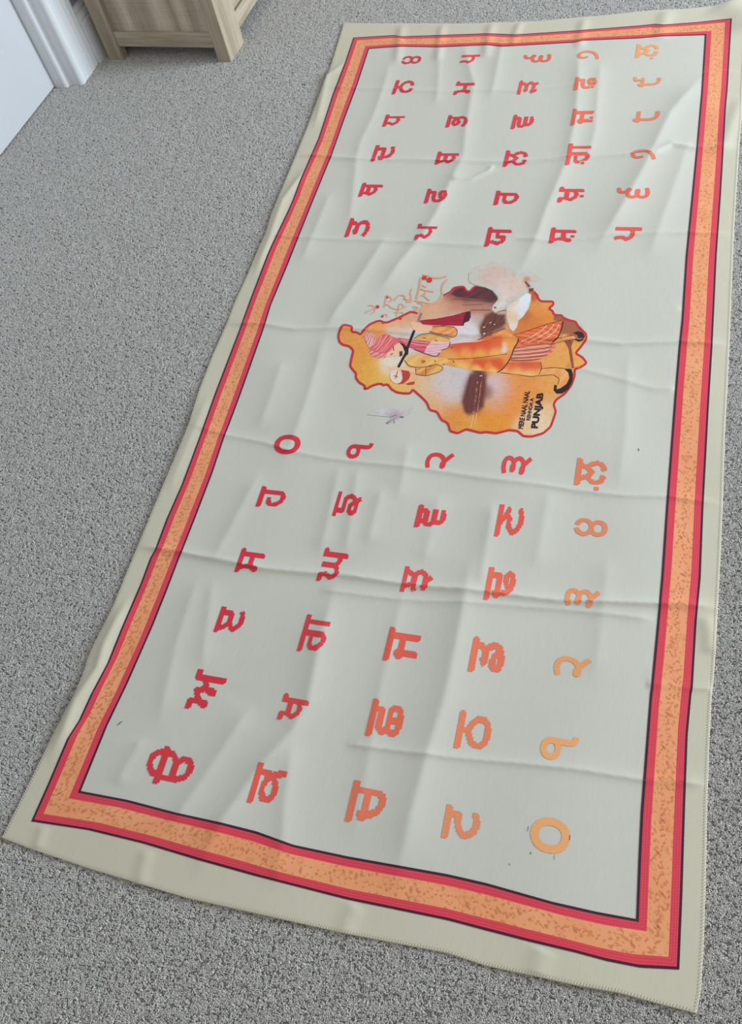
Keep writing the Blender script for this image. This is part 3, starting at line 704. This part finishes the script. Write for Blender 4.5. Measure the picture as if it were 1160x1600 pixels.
wash = blobs((228, 165, 95), [
    d(100, 320, 40, (238, 165, 85)), d(150, 420, 40, (236, 160, 72)), d(200, 480, 40, (242, 185, 82)), d(280, 545, 38, (240, 190, 92)), d(370, 540, 30, (236, 185, 112)),
    d(330, 280, 30, (228, 165, 118)), d(420, 255, 28, (226, 172, 135)), d(225, 315, 30, (234, 160, 88)), d(330, 330, 30, (216, 216, 214)), d(400, 330, 26, (212, 214, 212)),
    d(285, 450, 26, (226, 222, 205)), d(420, 540, 30, (224, 195, 160)), d(470, 610, 34, (230, 180, 130)), d(530, 540, 40, (214, 206, 206)), d(580, 500, 26, (206, 200, 204)),
    d(630, 530, 17, (120, 66, 58)), d(625, 580, 18, (128, 72, 62)), d(655, 490, 14, (96, 52, 50)), d(630, 625, 16, (165, 95, 70)), d(690, 560, 14, (150, 96, 82)),
    d(740, 550, 30, (208, 192, 196)), d(730, 610, 20, (214, 170, 140)), d(550, 670, 34, (230, 150, 68)), d(610, 690, 24, (234, 165, 72)), d(720, 680, 34, (232, 150, 58)), d(780, 600, 40, (230, 146, 66)),
    d(860, 540, 40, (230, 150, 76)), d(810, 530, 30, (230, 150, 80)), d(950, 540, 36, (234, 168, 88)), d(900, 690, 36, (232, 208, 176)), d(960, 640, 26, (234, 196, 146)), d(840, 710, 22, (232, 190, 140)),
    d(1060, 420, 30, (238, 172, 88)), d(980, 400, 30, (236, 168, 92)), d(1020, 480, 26, (234, 168, 90)),
    d(590, 150, 20, (110, 56, 54)), d(640, 150, 22, (92, 46, 50)), d(695, 165, 18, (78, 42, 50)), d(550, 165, 14, (160, 100, 85)), d(560, 205, 26, (196, 136, 112)), d(640, 200, 20, (186, 130, 112)), d(690, 210, 16, (180, 130, 115)),
    d(520, 215, 18, (218, 168, 138)), d(480, 225, 20, (224, 175, 145)), d(450, 240, 18, (226, 178, 145)), d(560, 265, 22, (214, 198, 192)), d(620, 310, 26, (216, 216, 222)), d(570, 320, 22, (218, 214, 216)), d(650, 265, 14, (196, 172, 165)),
    d(680, 290, 14, (140, 80, 62)), d(705, 265, 12, (110, 62, 52)), d(690, 320, 12, (105, 58, 54)), d(740, 260, 12, (190, 160, 156)), d(745, 225, 12, (206, 168, 158)), d(735, 300, 10, (150, 110, 104)),
    d(900, 220, 24, (228, 150, 80)), d(940, 210, 20, (232, 160, 84)), d(880, 270, 26, (220, 128, 58)), d(850, 250, 14, (190, 110, 62)), d(830, 310, 20, (216, 124, 64)), d(950, 260, 22, (226, 140, 62)),
    d(880, 170, 10, (200, 90, 60)), d(1010, 270, 16, (168, 96, 66)), d(1060, 300, 18, (156, 90, 66)), d(690, 400, 40, (230, 160, 100))])
wash_ = wash
def wash(px): return wash_(px) * np.array([.95, .90, .86])
pic = poly_print('map_picture', edge1 + top_gap + edge2 + left_gap, wash, cloth, 0, 2.2, 'map shape filled with an orange sunset and dark trees')
ribbons('map_outline', [(edge1, 3.4)], (192, 46, 52), pic, 2); ribbons('map_outline', [(edge2, 2.6)], (192, 46, 52), pic, 2)
# dark tree belts with soft edges
poly_print('tree_belt', Bc((95, 268), (115, 248), (135, 224), (205, 216), (222, 248), (240, 252), (270, 225), (300, 214), (350, 222), (400, 245), (436, 290), (405, 325), (330, 318), (240, 306), (150, 296)), wob((84, 40, 46), (100, 52, 52), .2, .3), pic, 1, 2.0, None, 4.0, wash)
poly_print('tree_belt', Bc((395, 378), (440, 395), (500, 400), (505, 480), (470, 505), (420, 530), (350, 560), (320, 578), (300, 540), (310, 480), (350, 410)), wob((100, 54, 48), (114, 66, 56), .9, .7), pic, 1, 1.6, None, 5.0, wash)
poly_print('tree_reflection', C((452, 276), (500, 280), (548, 286), (560, 330), (552, 400), (545, 470), (515, 490), (450, 520), (420, 500), (405, 440), (425, 360)), wob((104, 54, 52), (114, 62, 56), .9, .1), pic, 1, 1.6, None, 7.0, wash)
# water, horizon and tree reflections
ribbons('reflection', [(C((500, 330), (485, 460), (465, 575)), (1.6, 2.6)), (C((520, 330), (505, 450), (485, 560)), (1.2, 2.0)), (C((640, 300), (632, 380), (618, 440)), 1.0)], (228, 170, 110), pic, 1)
ribbons('shoreline', [(C((515, 280), (520, 310), (505, 360)), (2.6, 1.2)), (C((465, 285), (452, 350), (438, 430)), (2.0, 1.0)), (Bc((250, 378), (390, 378)), 1.0), (Bc((440, 472), (500, 468)), 1.0), (Bc((190, 342), (330, 340)), .7), (Bc((120, 300), (400, 322)), .7), (Bc((345, 540), (400, 480), (430, 400)), (2.4, 1.0))], (92, 50, 46), pic, 1)
ribbons('water_sparkle', [(Bc((335, 500), (350, 495)), 1.2), (Bc((338, 545), (350, 540)), 1.6), (Bc((380, 470), (392, 462)), 1.0), (Bc((410, 480), (420, 476)), 1.0), (C((512, 300), (525, 297)), 1.2)], (226, 206, 196), pic, 2)
poly_print('roof', Bc((828, 415), (890, 420), (985, 462), (1045, 530), (985, 525), (890, 545), (870, 600), (905, 450), (830, 450)), (160, 92, 66), pic, 1)
poly_print('post', C((960, 110), (1012, 108), (1000, 142), (1016, 255), (1003, 258), (984, 150)), (146, 78, 56), pic, 1)
# the doves
dv = blobs(W0, [(680 + x * .224138, 400 + y * .224138, r * .224138, c) for x, y, r, c in [
    (250, 120, 34, W0), (300, 50, 40, W0), (420, 20, 40, W0), (540, 60, 34, W0), (240, 200, 22, W0), (720, 150, 30, (214, 190, 176)), (650, 100, 20, W0),
    (380, 110, 45, (205, 176, 164)), (330, 150, 34, (206, 178, 166)), (460, 120, 40, (206, 180, 168)), (470, 190, 36, (214, 190, 180)), (530, 230, 34, (218, 190, 176)), (480, 280, 30, (222, 198, 190)),
    (590, 200, 26, (216, 186, 168)), (640, 170, 14, (190, 130, 100)), (655, 210, 8, (130, 76, 58)), (680, 240, 7, (120, 66, 52)), (450, 340, 26, (222, 206, 202)), (560, 280, 24, (214, 188, 176))]])
dove = poly_print('dove', Bc((235, 170), (240, 120), (300, 70), (400, 40), (490, 50), (550, 95), (590, 140), (620, 115), (660, 105), (700, 130), (735, 160), (690, 180), (672, 200), (692, 225), (695, 245), (650, 250), (600, 285), (540, 325), (500, 355), (470, 380), (420, 395), (395, 372), (405, 345), (436, 310), (440, 285), (400, 242), (350, 218), (290, 206), (250, 190)), dv, pic, 2, 1.8, None, 11.0)
wing = blobs((224, 220, 216), [(680 + x * .224138, 400 + y * .224138, r * .224138, c) for x, y, r, c in [
    (640, 300, 30, (222, 226, 230)), (600, 380, 30, (220, 222, 224)), (540, 330, 26, (224, 196, 170)), (550, 420, 22, (226, 190, 150)), (530, 490, 22, (228, 206, 184))]])
poly_print('dove_wing', Bc((600, 285), (640, 255), (672, 268), (670, 310), (655, 365), (615, 425), (585, 450), (572, 500), (545, 530), (520, 505), (500, 430), (498, 358), (540, 322)), wing, pic, 2, 1.8, None, 2.5)
ribbons('dove_marks', [(Bc((630, 180), (645, 200), (660, 215)), (2.4, 3.4)), (Bc((655, 240), (688, 236)), 5.0), (Bc((412, 360), (428, 362)), 2.2), (Bc((440, 392), (470, 380), (495, 382)), 1.0)], (120, 66, 52), pic, 4)
bird = blobs((196, 182, 188), [d(210, 650, 26, W0), d(250, 625, 26, (206, 198, 200)), d(300, 640, 20, (196, 178, 186)), d(360, 630, 16, (198, 184, 190)), d(305, 665, 14, (160, 146, 152)), d(385, 620, 12, W0), d(285, 690, 8, (130, 118, 122))])
poly_print('small_bird', D((195, 655), (225, 632), (270, 622), (310, 628), (338, 640), (362, 626), (388, 618), (374, 645), (350, 662), (325, 672), (300, 684), (282, 694), (274, 687), (288, 672), (296, 664), (250, 660)), bird, cloth, 1, 1.2, 'small grey bird in flight', 3.0)
ribbons('bird_marks', [(D((275, 690), (284, 684)), 1.2), (D((330, 664), (346, 664)), 1.8), (D((304, 676), (308, 690)), .8), (D((292, 664), (318, 654)), .8)], (110, 88, 96), cloth, 3)

# the musician
poly_print('flag_cloth', A((780, 472), (850, 462), (930, 456)) + Bc((60, 428), (130, 415), (215, 390), (248, 385), (250, 420), (238, 455), (205, 468), (200, 488), (100, 486), (30, 490)) + A((1000, 515), (900, 512), (820, 505)), wob((176, 34, 60), (150, 22, 46), .1, 1.1), pic, 2, 2.5)
poly_print('flag_tassel', Bc((215, 392), (247, 385), (250, 428), (236, 455), (206, 466), (200, 488), (192, 486), (200, 440)), (78, 26, 42), pic, 3)
# sleeves, arms, hands
poly_print('hand', A((705, 488), (738, 478), (810, 508), (905, 524), (905, 562), (850, 566), (758, 566), (722, 542)), (234, 182, 146), pic, 3)
poly_print('sleeve', A((908, 532), (990, 524), (1095, 526), (1132, 558), (1126, 606), (1092, 625), (1030, 612), (960, 592), (880, 572)), wob((236, 166, 92), (222, 128, 62), .3, .5), pic, 3, 2.5)
poly_print('shoulder', A((735, 635), (790, 600), (880, 585), (960, 606), (1062, 634), (1068, 668), (900, 664), (800, 648)), wob((240, 192, 116), (232, 160, 88), .2, .4), pic, 3, 2.5)
poly_print('coat_front', A((652, 832), (690, 792), (760, 782), (900, 806), (1022, 806), (1060, 840), (1016, 872), (900, 884), (780, 898), (705, 882)), wob((242, 196, 116), (234, 166, 90), .25, .3), pic, 3, 2.5)
poly_print('sleeve', A((752, 902), (845, 890), (940, 868), (996, 890), (1006, 910), (960, 942), (850, 972), (756, 960)), wob((238, 186, 104), (218, 124, 58), .3, .5, 1.), pic, 4, 2.5)
poly_print('hand', A((512, 898), (560, 884), (620, 890), (752, 902), (756, 952), (690, 932), (600, 920), (530, 920)), (236, 186, 150), pic, 3)
# long coat
coatcol = blobs((228, 140, 70), [(600 + x * .293103, 500 + y * .293103, r * .293103, c) for x, y, r, c in [
    (380, 140, 22, (218, 84, 50)), (450, 138, 24, (216, 74, 44)), (530, 138, 24, (218, 80, 46)), (600, 138, 22, (222, 98, 54)), (360, 180, 20, (230, 160, 84)), (440, 172, 18, (236, 176, 88)), (520, 178, 18, (236, 180, 84)), (600, 172, 18, (236, 186, 100)),
    (660, 130, 16, (236, 160, 80)), (640, 160, 9, (230, 216, 204)), (645, 135, 8, (230, 214, 200)), (430, 210, 16, (228, 130, 62)), (520, 225, 18, (214, 78, 44)), (600, 225, 18, (216, 84, 46)), (560, 250, 14, (226, 140, 66)), (420, 240, 14, (236, 186, 104)), (500, 262, 12, (238, 186, 96)), (580, 275, 12, (238, 190, 100)), (690, 110, 14, (234, 156, 78)), (650, 200, 14, (230, 140, 70))]])
poly_print('long_coat', C((335, 132), (420, 122), (500, 118), (560, 104), (640, 70), (672, 72), (694, 82), (718, 102), (714, 122), (695, 150), (682, 190), (664, 226), (640, 258), (606, 281), (560, 276), (470, 268), (380, 250), (320, 238), (250, 222), (270, 205), (320, 170)), coatcol, pic, 2, 2.2)
poly_print('coat_flap', C((500, 108), (560, 78), (645, 48), (650, 66), (600, 86), (560, 104)), wob((234, 150, 74), (224, 110, 54), .3, .5), pic, 1, 2.5)
# loincloth and legs
poly_print('leg', C((860, 112), (940, 96), (1012, 84), (1022, 100), (950, 116), (890, 132)), (226, 150, 92), pic, 1)
poly_print('leg', C((830, 262), (900, 254), (965, 260), (986, 290), (986, 326), (960, 346), (930, 344), (938, 314), (905, 292), (826, 299)), wob((238, 176, 106), (230, 150, 84), .3, .2), pic, 1, 2.5)
poly_print('pleated_wrap', C((694, 82), (760, 62), (850, 30), (946, 3), (957, 18), (946, 60), (930, 95), (900, 120), (800, 131), (730, 131), (698, 150), (718, 105)), wob((232, 130, 72), (212, 78, 54), .25, -.8), pic, 2, 2.0)
poly_print('pleated_wrap', C((698, 150), (730, 131), (800, 131), (905, 124), (922, 136), (890, 182), (840, 210), (750, 226), (668, 220), (688, 176)), wob((232, 160, 130), (208, 84, 66), .15, 1.3), pic, 2, 2.0)
poly_print('pleated_wrap', C((664, 226), (750, 226), (836, 224), (842, 262), (826, 298), (790, 302), (700, 296), (622, 281), (645, 258)), blobs((226, 110, 58), [(600 + x * .293103, 500 + y * .293103, 22 * .293103, c) for x, y, c in [(700, 290, (238, 190, 108)), (770, 298, (240, 196, 116)), (830, 290, (238, 180, 100)), (680, 250, (222, 92, 52)), (760, 245, (218, 84, 56)), (820, 245, (220, 96, 58)), (640, 278, (236, 176, 92))]]), pic, 2, 2.2)
poly_print('shoe', C((1010, 70), (1035, 61), (1060, 68), (1072, 88), (1062, 110), (1038, 117), (1018, 104), (1036, 96), (1034, 82)), (42, 30, 34), pic, 3)
poly_print('shoe', C((960, 260), (1000, 262), (1010, 290), (1006, 330), (985, 370), (952, 393), (922, 394), (906, 376), (910, 346), (924, 350), (921, 371), (942, 365), (975, 342), (990, 310), (984, 280)), (42, 30, 34), pic, 3)
# shawl, turban, face
poly_print('shawl', A((540, 640), (600, 628), (720, 642), (830, 655), (900, 668), (850, 712), (830, 768), (740, 732), (650, 700), (600, 668)), wob((224, 104, 120), (202, 70, 92), .1, 1.2), pic, 4, 2.0)
poly_print('shawl_end', A((890, 666), (980, 664), (1070, 662), (1058, 690), (1046, 722), (1010, 726), (985, 742), (975, 765), (952, 770), (948, 797), (925, 795), (830, 765), (850, 710)), wob((236, 204, 206), (220, 150, 160), .1, 1.3), pic, 4, 2.0)
poly_print('turban_fan', A((274, 604), (300, 588), (345, 572), (385, 592), (395, 640), (372, 700), (338, 722), (306, 676)), wob((232, 180, 178), (208, 86, 92), 1.3, .7), pic, 4, 1.5)
poly_print('turban', A((330, 722), (370, 690), (402, 640), (440, 604), (490, 591), (530, 612), (610, 640), (604, 668), (560, 702), (530, 740), (484, 772), (430, 764), (350, 738)), wob((230, 124, 128), (212, 78, 92), .9, .9), pic, 4, 1.5)
poly_print('turban_tail', A((322, 728), (350, 740), (430, 766), (486, 776), (480, 806), (420, 812), (366, 798), (332, 764)), wob((234, 168, 168), (212, 86, 94), .6, 1.2), pic, 4, 1.5)
poly_print('face', A((606, 672), (650, 706), (664, 750), (640, 792), (570, 796), (492, 802), (486, 776), (534, 742), (562, 702)), (236, 188, 154), pic, 4)
poly_print('beard', A((604, 668), (650, 686), (690, 728), (686, 775), (650, 806), (656, 760), (636, 706)), (44, 30, 34), pic, 5)
ribbons('face_marks', [(A((548, 706), (556, 746)), 1.2), (A((524, 784), (530, 772), (548, 770)), 1.2), (A((612, 750), (614, 796)), 2.2), (A((628, 748), (626, 790)), 2.2)], (48, 32, 36), pic, 5)
# one stringed instrument: neck, drum and tuning end
ribbons('instrument_neck', [(A((742, 560), (690, 690), (664, 770), (596, 895)), 3.8)], (38, 28, 34), pic, 6)
ribbons('instrument_neck_end', [(A((806, 402), (776, 480)), 3.6)], (150, 120, 112), pic, 5)
poly_print('drum_side', A((622, 918), (690, 928), (706, 958), (692, 1002), (645, 1042), (590, 1048), (620, 1000), (634, 950)), (184, 62, 54), pic, 5)
poly_print('drum_tail', A((660, 1046), (700, 1030), (748, 1022), (738, 1052), (690, 1054)), (190, 60, 56), pic, 5)
poly_print('drum_skin', [(520 + (577 + 56 * math.cos(t) + 8 * math.sin(t)) * .172414, 420 + (980 + 62 * math.sin(t)) * .172414) for t in np.linspace(0, 2 * math.pi, 24, endpoint=False)], (226, 202, 182), pic, 6)
ribbons('drum_bridge', [(A((590, 930), (570, 1000)), 1.6), (A((556, 972), (592, 982)), 1.6)], (150, 110, 96), pic, 7)
# ink outlines and pattern of the clothes
ribbons('ink_lines', [(A((735, 635), (790, 600), (880, 585), (960, 606), (1066, 636)), .8), (A((905, 524), (990, 524), (1095, 526), (1134, 558), (1126, 608), (1092, 626), (960, 592), (880, 572)), .8), (A((652, 832), (690, 884), (780, 898), (900, 884)), .8), (A((752, 902), (756, 960), (850, 972), (960, 942), (1006, 910), (985, 880), (940, 868), (845, 890), (848, 970)), .8), (A((740, 732), (830, 768), (925, 796), (948, 796), (975, 765)), 1.0), (A((1070, 662), (1046, 722), (985, 742)), .8),
    (C((500, 108), (560, 80), (648, 46)), .9), (C((694, 82), (760, 62), (850, 30), (946, 3)), .8), (C((956, 8), (946, 60), (930, 95), (900, 120)), 2.0), (C((718, 100), (716, 120), (695, 150), (682, 192), (664, 226), (636, 262), (606, 281)), 1.5), (C((838, 226), (843, 262), (826, 298), (790, 303), (622, 281)), .7), (C((345, 210), (450, 208), (560, 196), (660, 182)), .6), (C((838, 262), (900, 254), (962, 260)), .7), (C((828, 299), (905, 292), (938, 314), (930, 344)), .7), (C((870, 112), (940, 96), (1012, 84)), .6), (C((890, 132), (950, 116), (1020, 102)), .6)], (70, 40, 38), pic, 6)
ribbons('pleat_lines', [(C((700, 150), (760, 140), (850, 130), (915, 126)), .8), (C((692, 168), (760, 162), (860, 152), (900, 142)), .8), (C((684, 186), (760, 184), (850, 176), (892, 160)), .8), (C((676, 204), (750, 204), (830, 196), (870, 186)), .8), (C((670, 216), (750, 218), (830, 210)), .8)], (96, 44, 44), pic, 5)
ribbons('pleat_lights', [(C((730, 118), (790, 90), (840, 60), (870, 30)), 1.0), (C((770, 120), (830, 92), (880, 60), (910, 24)), 1.0), (C((820, 122), (870, 96), (915, 60), (935, 24)), 1.0), (C((700, 160), (780, 150), (880, 138)), .9), (C((690, 178), (780, 172), (880, 158)), .9), (C((680, 196), (780, 192), (860, 182)), .9), (A((335, 715), (300, 600)), .8), (A((345, 712), (325, 585)), .8), (A((352, 706), (350, 580)), .8), (A((360, 700), (375, 600)), .8), (A((400, 742), (440, 690), (500, 600)), .7), (A((440, 758), (490, 700), (540, 620)), .7), (A((370, 725), (410, 690), (450, 610)), .7), (A((640, 660), (760, 690), (850, 700)), .7), (A((620, 648), (740, 660), (870, 676)), .7)], (240, 204, 178), pic, 5)
ribbons('coat_motifs', [(A((815, 632), (850, 624), (845, 636)), 1.2), (A((925, 646), (950, 656)), 1.2), (A((805, 838), (845, 832), (842, 850), (808, 852)), 1.3), (A((925, 832), (948, 838), (930, 848)), 1.2), (A((1000, 866), (1018, 868)), 1.4), (A((1066, 712), (1090, 720)), 1.2), (A((1090, 832), (1105, 840), (1100, 852)), 1.2)], (140, 72, 40), pic, 6)
# hand-drawn script above the turban
ribbons('script_strokes', [(A((800, 80), (790, 160), (762, 275)), 3.0), (A((745, 290), (800, 300), (900, 320), (960, 290), (990, 240)), 2.0), (A((815, 55), (850, 60), (910, 85), (970, 85), (1035, 68)), 2.1), (A((1040, 98), (1005, 130), (988, 180), (994, 240)), 2.1), (A((790, 180), (830, 195), (915, 210)), 2.0), (A((850, 200), (825, 245), (880, 290)), 2.1), (A((805, 240), (840, 250)), 2.0), (A((812, 150), (850, 168)), 1.8),
    (A((490, 240), (470, 350)), 1.8), (A((490, 240), (530, 260), (545, 290), (510, 300)), 1.5), (A((560, 285), (600, 240), (650, 240), (670, 262), (640, 275), (700, 285)), 1.7), (A((720, 180), (700, 230), (720, 260), (690, 300)), 1.7), (A((640, 240), (660, 260)), 2.4), (A((325, 335), (360, 330), (385, 350), (355, 375), (310, 385), (300, 405)), 1.5), (A((385, 345), (390, 385), (350, 410)), 1.5), (A((480, 325), (510, 325), (520, 350), (560, 365), (600, 370)), 1.5), (A((610, 320), (590, 380), (580, 430)), 1.7), (A((560, 400), (600, 380), (650, 350), (670, 340)), 1.5), (A((610, 320), (650, 325), (640, 350)), 1.5), (A((600, 400), (640, 390), (650, 415)), 1.5), (A((460, 420), (500, 405), (490, 440)), 1.5), (A((730, 350), (770, 345), (780, 370), (740, 375)), 2.4), (A((770, 310), (820, 320), (826, 340), (790, 380)), 2.0), (A((670, 300), (720, 290)), 3.6)], (222, 158, 118), cloth, 3)
for x, y, r in ((832, 84, 22), (878, 104, 26), (408, 346, 17), (495, 262, 11), (614, 452, 15), (452, 432, 12), (458, 492, 12)):
    poly_print('script_dot', [(520 + (x + r * math.cos(t)) * .172414, 420 + (y + r * .9 * math.sin(t)) * .172414) for t in np.linspace(0, 2 * math.pi, 12, endpoint=False)], (206, 52, 46), cloth, 4)
# slogan
for txt, bx in (('MERE NAAL NAAL', (809.6, 611.4, 828.6, 670.6)), ('REHNDA A', (822.8, 622.5, 835.0, 657.4)), ('PUNJAB', (830, 614.3, 849.7, 670))):
    o = letter(txt, bx, (44, 32, 36), False, 40, .045 if txt != 'PUNJAB' else .06); o.name = 'printed_slogan'
    o.parent = pic
    for vtx in o.data.vertices: vtx.co.z += .0003
# small ink ticks and a stray mark
ribbons('ink_ticks', [([(826, 1291), (825, 1299)], .9), ([(829.5, 1331), (830, 1335)], 1.2), ([(866.5, 1336), (867, 1343)], .7), ([(891, 1305), (890.5, 1313)], 1.2), ([(796, 1349), (797, 1352)], 1.0), ([(184, 1133), (188, 1130), (191, 1127)], 1.2), ([(998, 701), (999, 705)], 1.2)], (96, 92, 84), cloth, 3)
# roses and leaves drawn on the orange band
def band_point(si, f, across):
    o_, i_ = SIDES[si]; k = f * (len(o_) - 1); k0 = min(int(k), len(o_) - 2); t = k - k0
    a = o_[k0] * (1 - t) + o_[k0 + 1] * t; b_ = i_[k0] * (1 - t) + i_[k0 + 1] * t
    return a + (b_ - a) * across, (b_ - a), (o_[k0 + 1] - o_[k0]) / np.hypot(*(o_[k0 + 1] - o_[k0]))
lines = []
for si, cnt in ((0, 11), (1, 26), (2, 11), (3, 26)):
    for q in range(cnt):
        f = (q + .5) / cnt; p, ac, al = band_point(si, f, .50 + .07 * ((q * 7) % 3 - 1))
        wpx = np.hypot(*ac); o_ = SIDES[si][0]; lpx = np.hypot(*np.diff(o_, axis=0).T).sum() / cnt
        e1 = ac / 1.0; e2 = al * min(lpx * .5, wpx * 1.4)
        th = np.linspace(0, 4.2 * math.pi, 26); rr = np.linspace(.015, .095, 26)
        lines.append((p + np.outer(rr * np.cos(th), e1) + np.outer(rr * np.sin(th), e2 * .62), wpx * .013))
        for s_ in (-1, 1):
            for lf in (.2, .32, .45, .58, .7, .85):
                b0 = p + s_ * lf * e2 + .12 * math.sin(lf * 23 + q * 2.1) * e1
                lines.append(([b0, b0 + .035 * e1 * (1 if int(lf * 10) % 2 else -1)], (wpx * .05, wpx * .03)))
ribbons('floral_print', lines, (208, 128, 88), ob, 4)
# overlocked edge: row of stitches along the short hem and selvedge
def stitches(edge_px, step, length, inset):
    P = floor_xy(soften(resample(edge_px, 400), 3)); L = np.r_[0, np.cumsum(np.hypot(*np.diff(P, axis=0).T))]
    s = np.arange(.004, L[-1] - .004, step); c = np.stack([np.interp(s, L, P[:, k]) for k in (0, 1)], 1)
    t = np.gradient(c, axis=0); t /= np.hypot(t[:, 0], t[:, 1])[:, None]; nrm = np.stack([-t[:, 1], t[:, 0]], 1)
    cen = G.reshape(-1, 2).mean(0)
    if ((cen - c[len(c) // 2]) @ nrm[len(c) // 2]) < 0: nrm = -nrm
    V = []; F = []
    for k in range(len(c)):
        a = c[k] + nrm[k] * inset; b_ = a + nrm[k] * length + t[k] * step * .5; w = t[k] * step * .28
        q = np.array([a - w, a + w, b_ + w, b_ - w]); z = hz(q) + .0007; z[:2] += .0003
        n0 = len(V); V += [(*p, zz) for p, zz in zip(q, z)]; f = (n0, n0 + 1, n0 + 2, n0 + 3)
        e = np.cross(np.append(q[1] - q[0], 0), np.append(q[2] - q[0], 0))[2]
        F.append(f if e > 0 else f[::-1])
    o = link('hem_stitching', mesh('hem_stitching', V, F), cloth, ink_mat((194, 188, 167))); o['kind'] = 'stuff'
stitches(E_B, .0042, .0045, .0012); stitches(E_R, .0045, .0035, .0006); stitches(E_L, .0045, .0035, .0006)
bpy.data.objects.remove(_fo)

# ---------------------------------------------------------------- carpet pile: twisted yarn ends standing close together all over the floor
TILE, NT = 0.1, 36
def pile_tile(seed):
    r = np.random.default_rng(seed)
    c = r.uniform(-TILE / 2, TILE / 2, (NT * NT, 2))
    base = (c[:, None] + r.uniform(-.0016, .0016, (NT * NT, 4, 2))).reshape(-1, 2); n = len(base)   # four yarn ends per tuft
    a = r.uniform(0, 6.283, n); lean = r.uniform(.0010, .0032, n); rad = r.uniform(.00085, .00125, n); H_ = r.uniform(.0036, .0054, n); tw = r.uniform(-.8, .8, n)
    V = np.zeros((n, 16, 3)); k = 0
    for t, w in ((0, 1.0), (.5, 1.1), (.82, .8), (1.0, .25)):
        for q in range(4):
            th = q * math.pi / 2 + a + tw * t
            V[:, k, 0] = base[:, 0] + lean * t ** 1.7 * np.cos(a) + rad * w * np.cos(th)
            V[:, k, 1] = base[:, 1] + lean * t ** 1.7 * np.sin(a) + rad * w * np.sin(th)
            V[:, k, 2] = H_ * t - .0004; k += 1
    f = [(4 * j + q, 4 * j + (q + 1) % 4, 4 * j + 4 + (q + 1) % 4, 4 * j + 4 + q) for j in range(3) for q in range(4)] + [(12, 13, 14, 15)]
    F = (np.array(f)[None] + 16 * np.arange(n)[:, None, None]).reshape(-1, 4)
    me = bpy.data.meshes.new('yarn_tile'); me.vertices.add(n * 16); me.vertices.foreach_set('co', V.astype(np.float32).ravel())
    me.loops.add(F.size); me.loops.foreach_set('vertex_index', F.astype(np.int32).ravel())
    me.polygons.add(len(F)); me.polygons.foreach_set('loop_start', (np.arange(len(F)) * 4).astype(np.int32))
    me.update(calc_edges=True); me.polygons.foreach_set('use_smooth', [True] * len(F))
    at = me.attributes.new('yarn', 'FLOAT', 'POINT'); at.data.foreach_set('value', np.repeat(np.clip(np.repeat(r.uniform(0, 1, NT * NT), 4) + r.uniform(-.15, .15, n), 0, 1), 16).astype(np.float32))
    me.materials.append(M_YARN); return me
gx, gy = np.meshgrid(np.arange(XD + .03, 3.2, TILE), np.arange(-1.55, 5.0, TILE), indexing='ij')
pile = link('carpet_pile', mesh('carpet_pile', np.column_stack([gx.ravel(), gy.ravel(), np.zeros(gx.size)]), []), fl, M_YARN); pile['kind'] = 'stuff'
tcol = bpy.data.collections.new('yarn_tiles')
for k in range(4): tcol.objects.link(bpy.data.objects.new('yarn_tile', pile_tile(k)))
ng = bpy.data.node_groups.new('pile', 'GeometryNodeTree')
ng.interface.new_socket('Geometry', in_out='INPUT', socket_type='NodeSocketGeometry'); ng.interface.new_socket('Geometry', in_out='OUTPUT', socket_type='NodeSocketGeometry')
gi = ng.nodes.new('NodeGroupInput'); go = ng.nodes.new('NodeGroupOutput'); L_ = ng.links.new
ci_ = ng.nodes.new('GeometryNodeCollectionInfo'); ci_.inputs['Collection'].default_value = tcol; ci_.inputs['Separate Children'].default_value = True; ci_.inputs['Reset Children'].default_value = True
iop = ng.nodes.new('GeometryNodeInstanceOnPoints'); iop.inputs['Pick Instance'].default_value = True
ri = ng.nodes.new('FunctionNodeRandomValue'); ri.data_type = 'INT'; ri.inputs[4].default_value = 0; ri.inputs[5].default_value = 3; ri.inputs['Seed'].default_value = 1
rr = ng.nodes.new('FunctionNodeRandomValue'); rr.data_type = 'INT'; rr.inputs[4].default_value = 0; rr.inputs[5].default_value = 3; rr.inputs['Seed'].default_value = 2
mu = ng.nodes.new('ShaderNodeMath'); mu.operation = 'MULTIPLY'; mu.inputs[1].default_value = math.pi / 2
cx_ = ng.nodes.new('ShaderNodeCombineXYZ')
L_(gi.outputs[0], iop.inputs['Points']); L_(ci_.outputs[0], iop.inputs['Instance']); L_(ri.outputs[2], iop.inputs['Instance Index'])
L_(rr.outputs[2], mu.inputs[0]); L_(mu.outputs[0], cx_.inputs['Z']); L_(cx_.outputs[0], iop.inputs['Rotation']); L_(iop.outputs[0], go.inputs[0])
md = pile.modifiers.new('pile', 'NODES'); md.node_group = ng
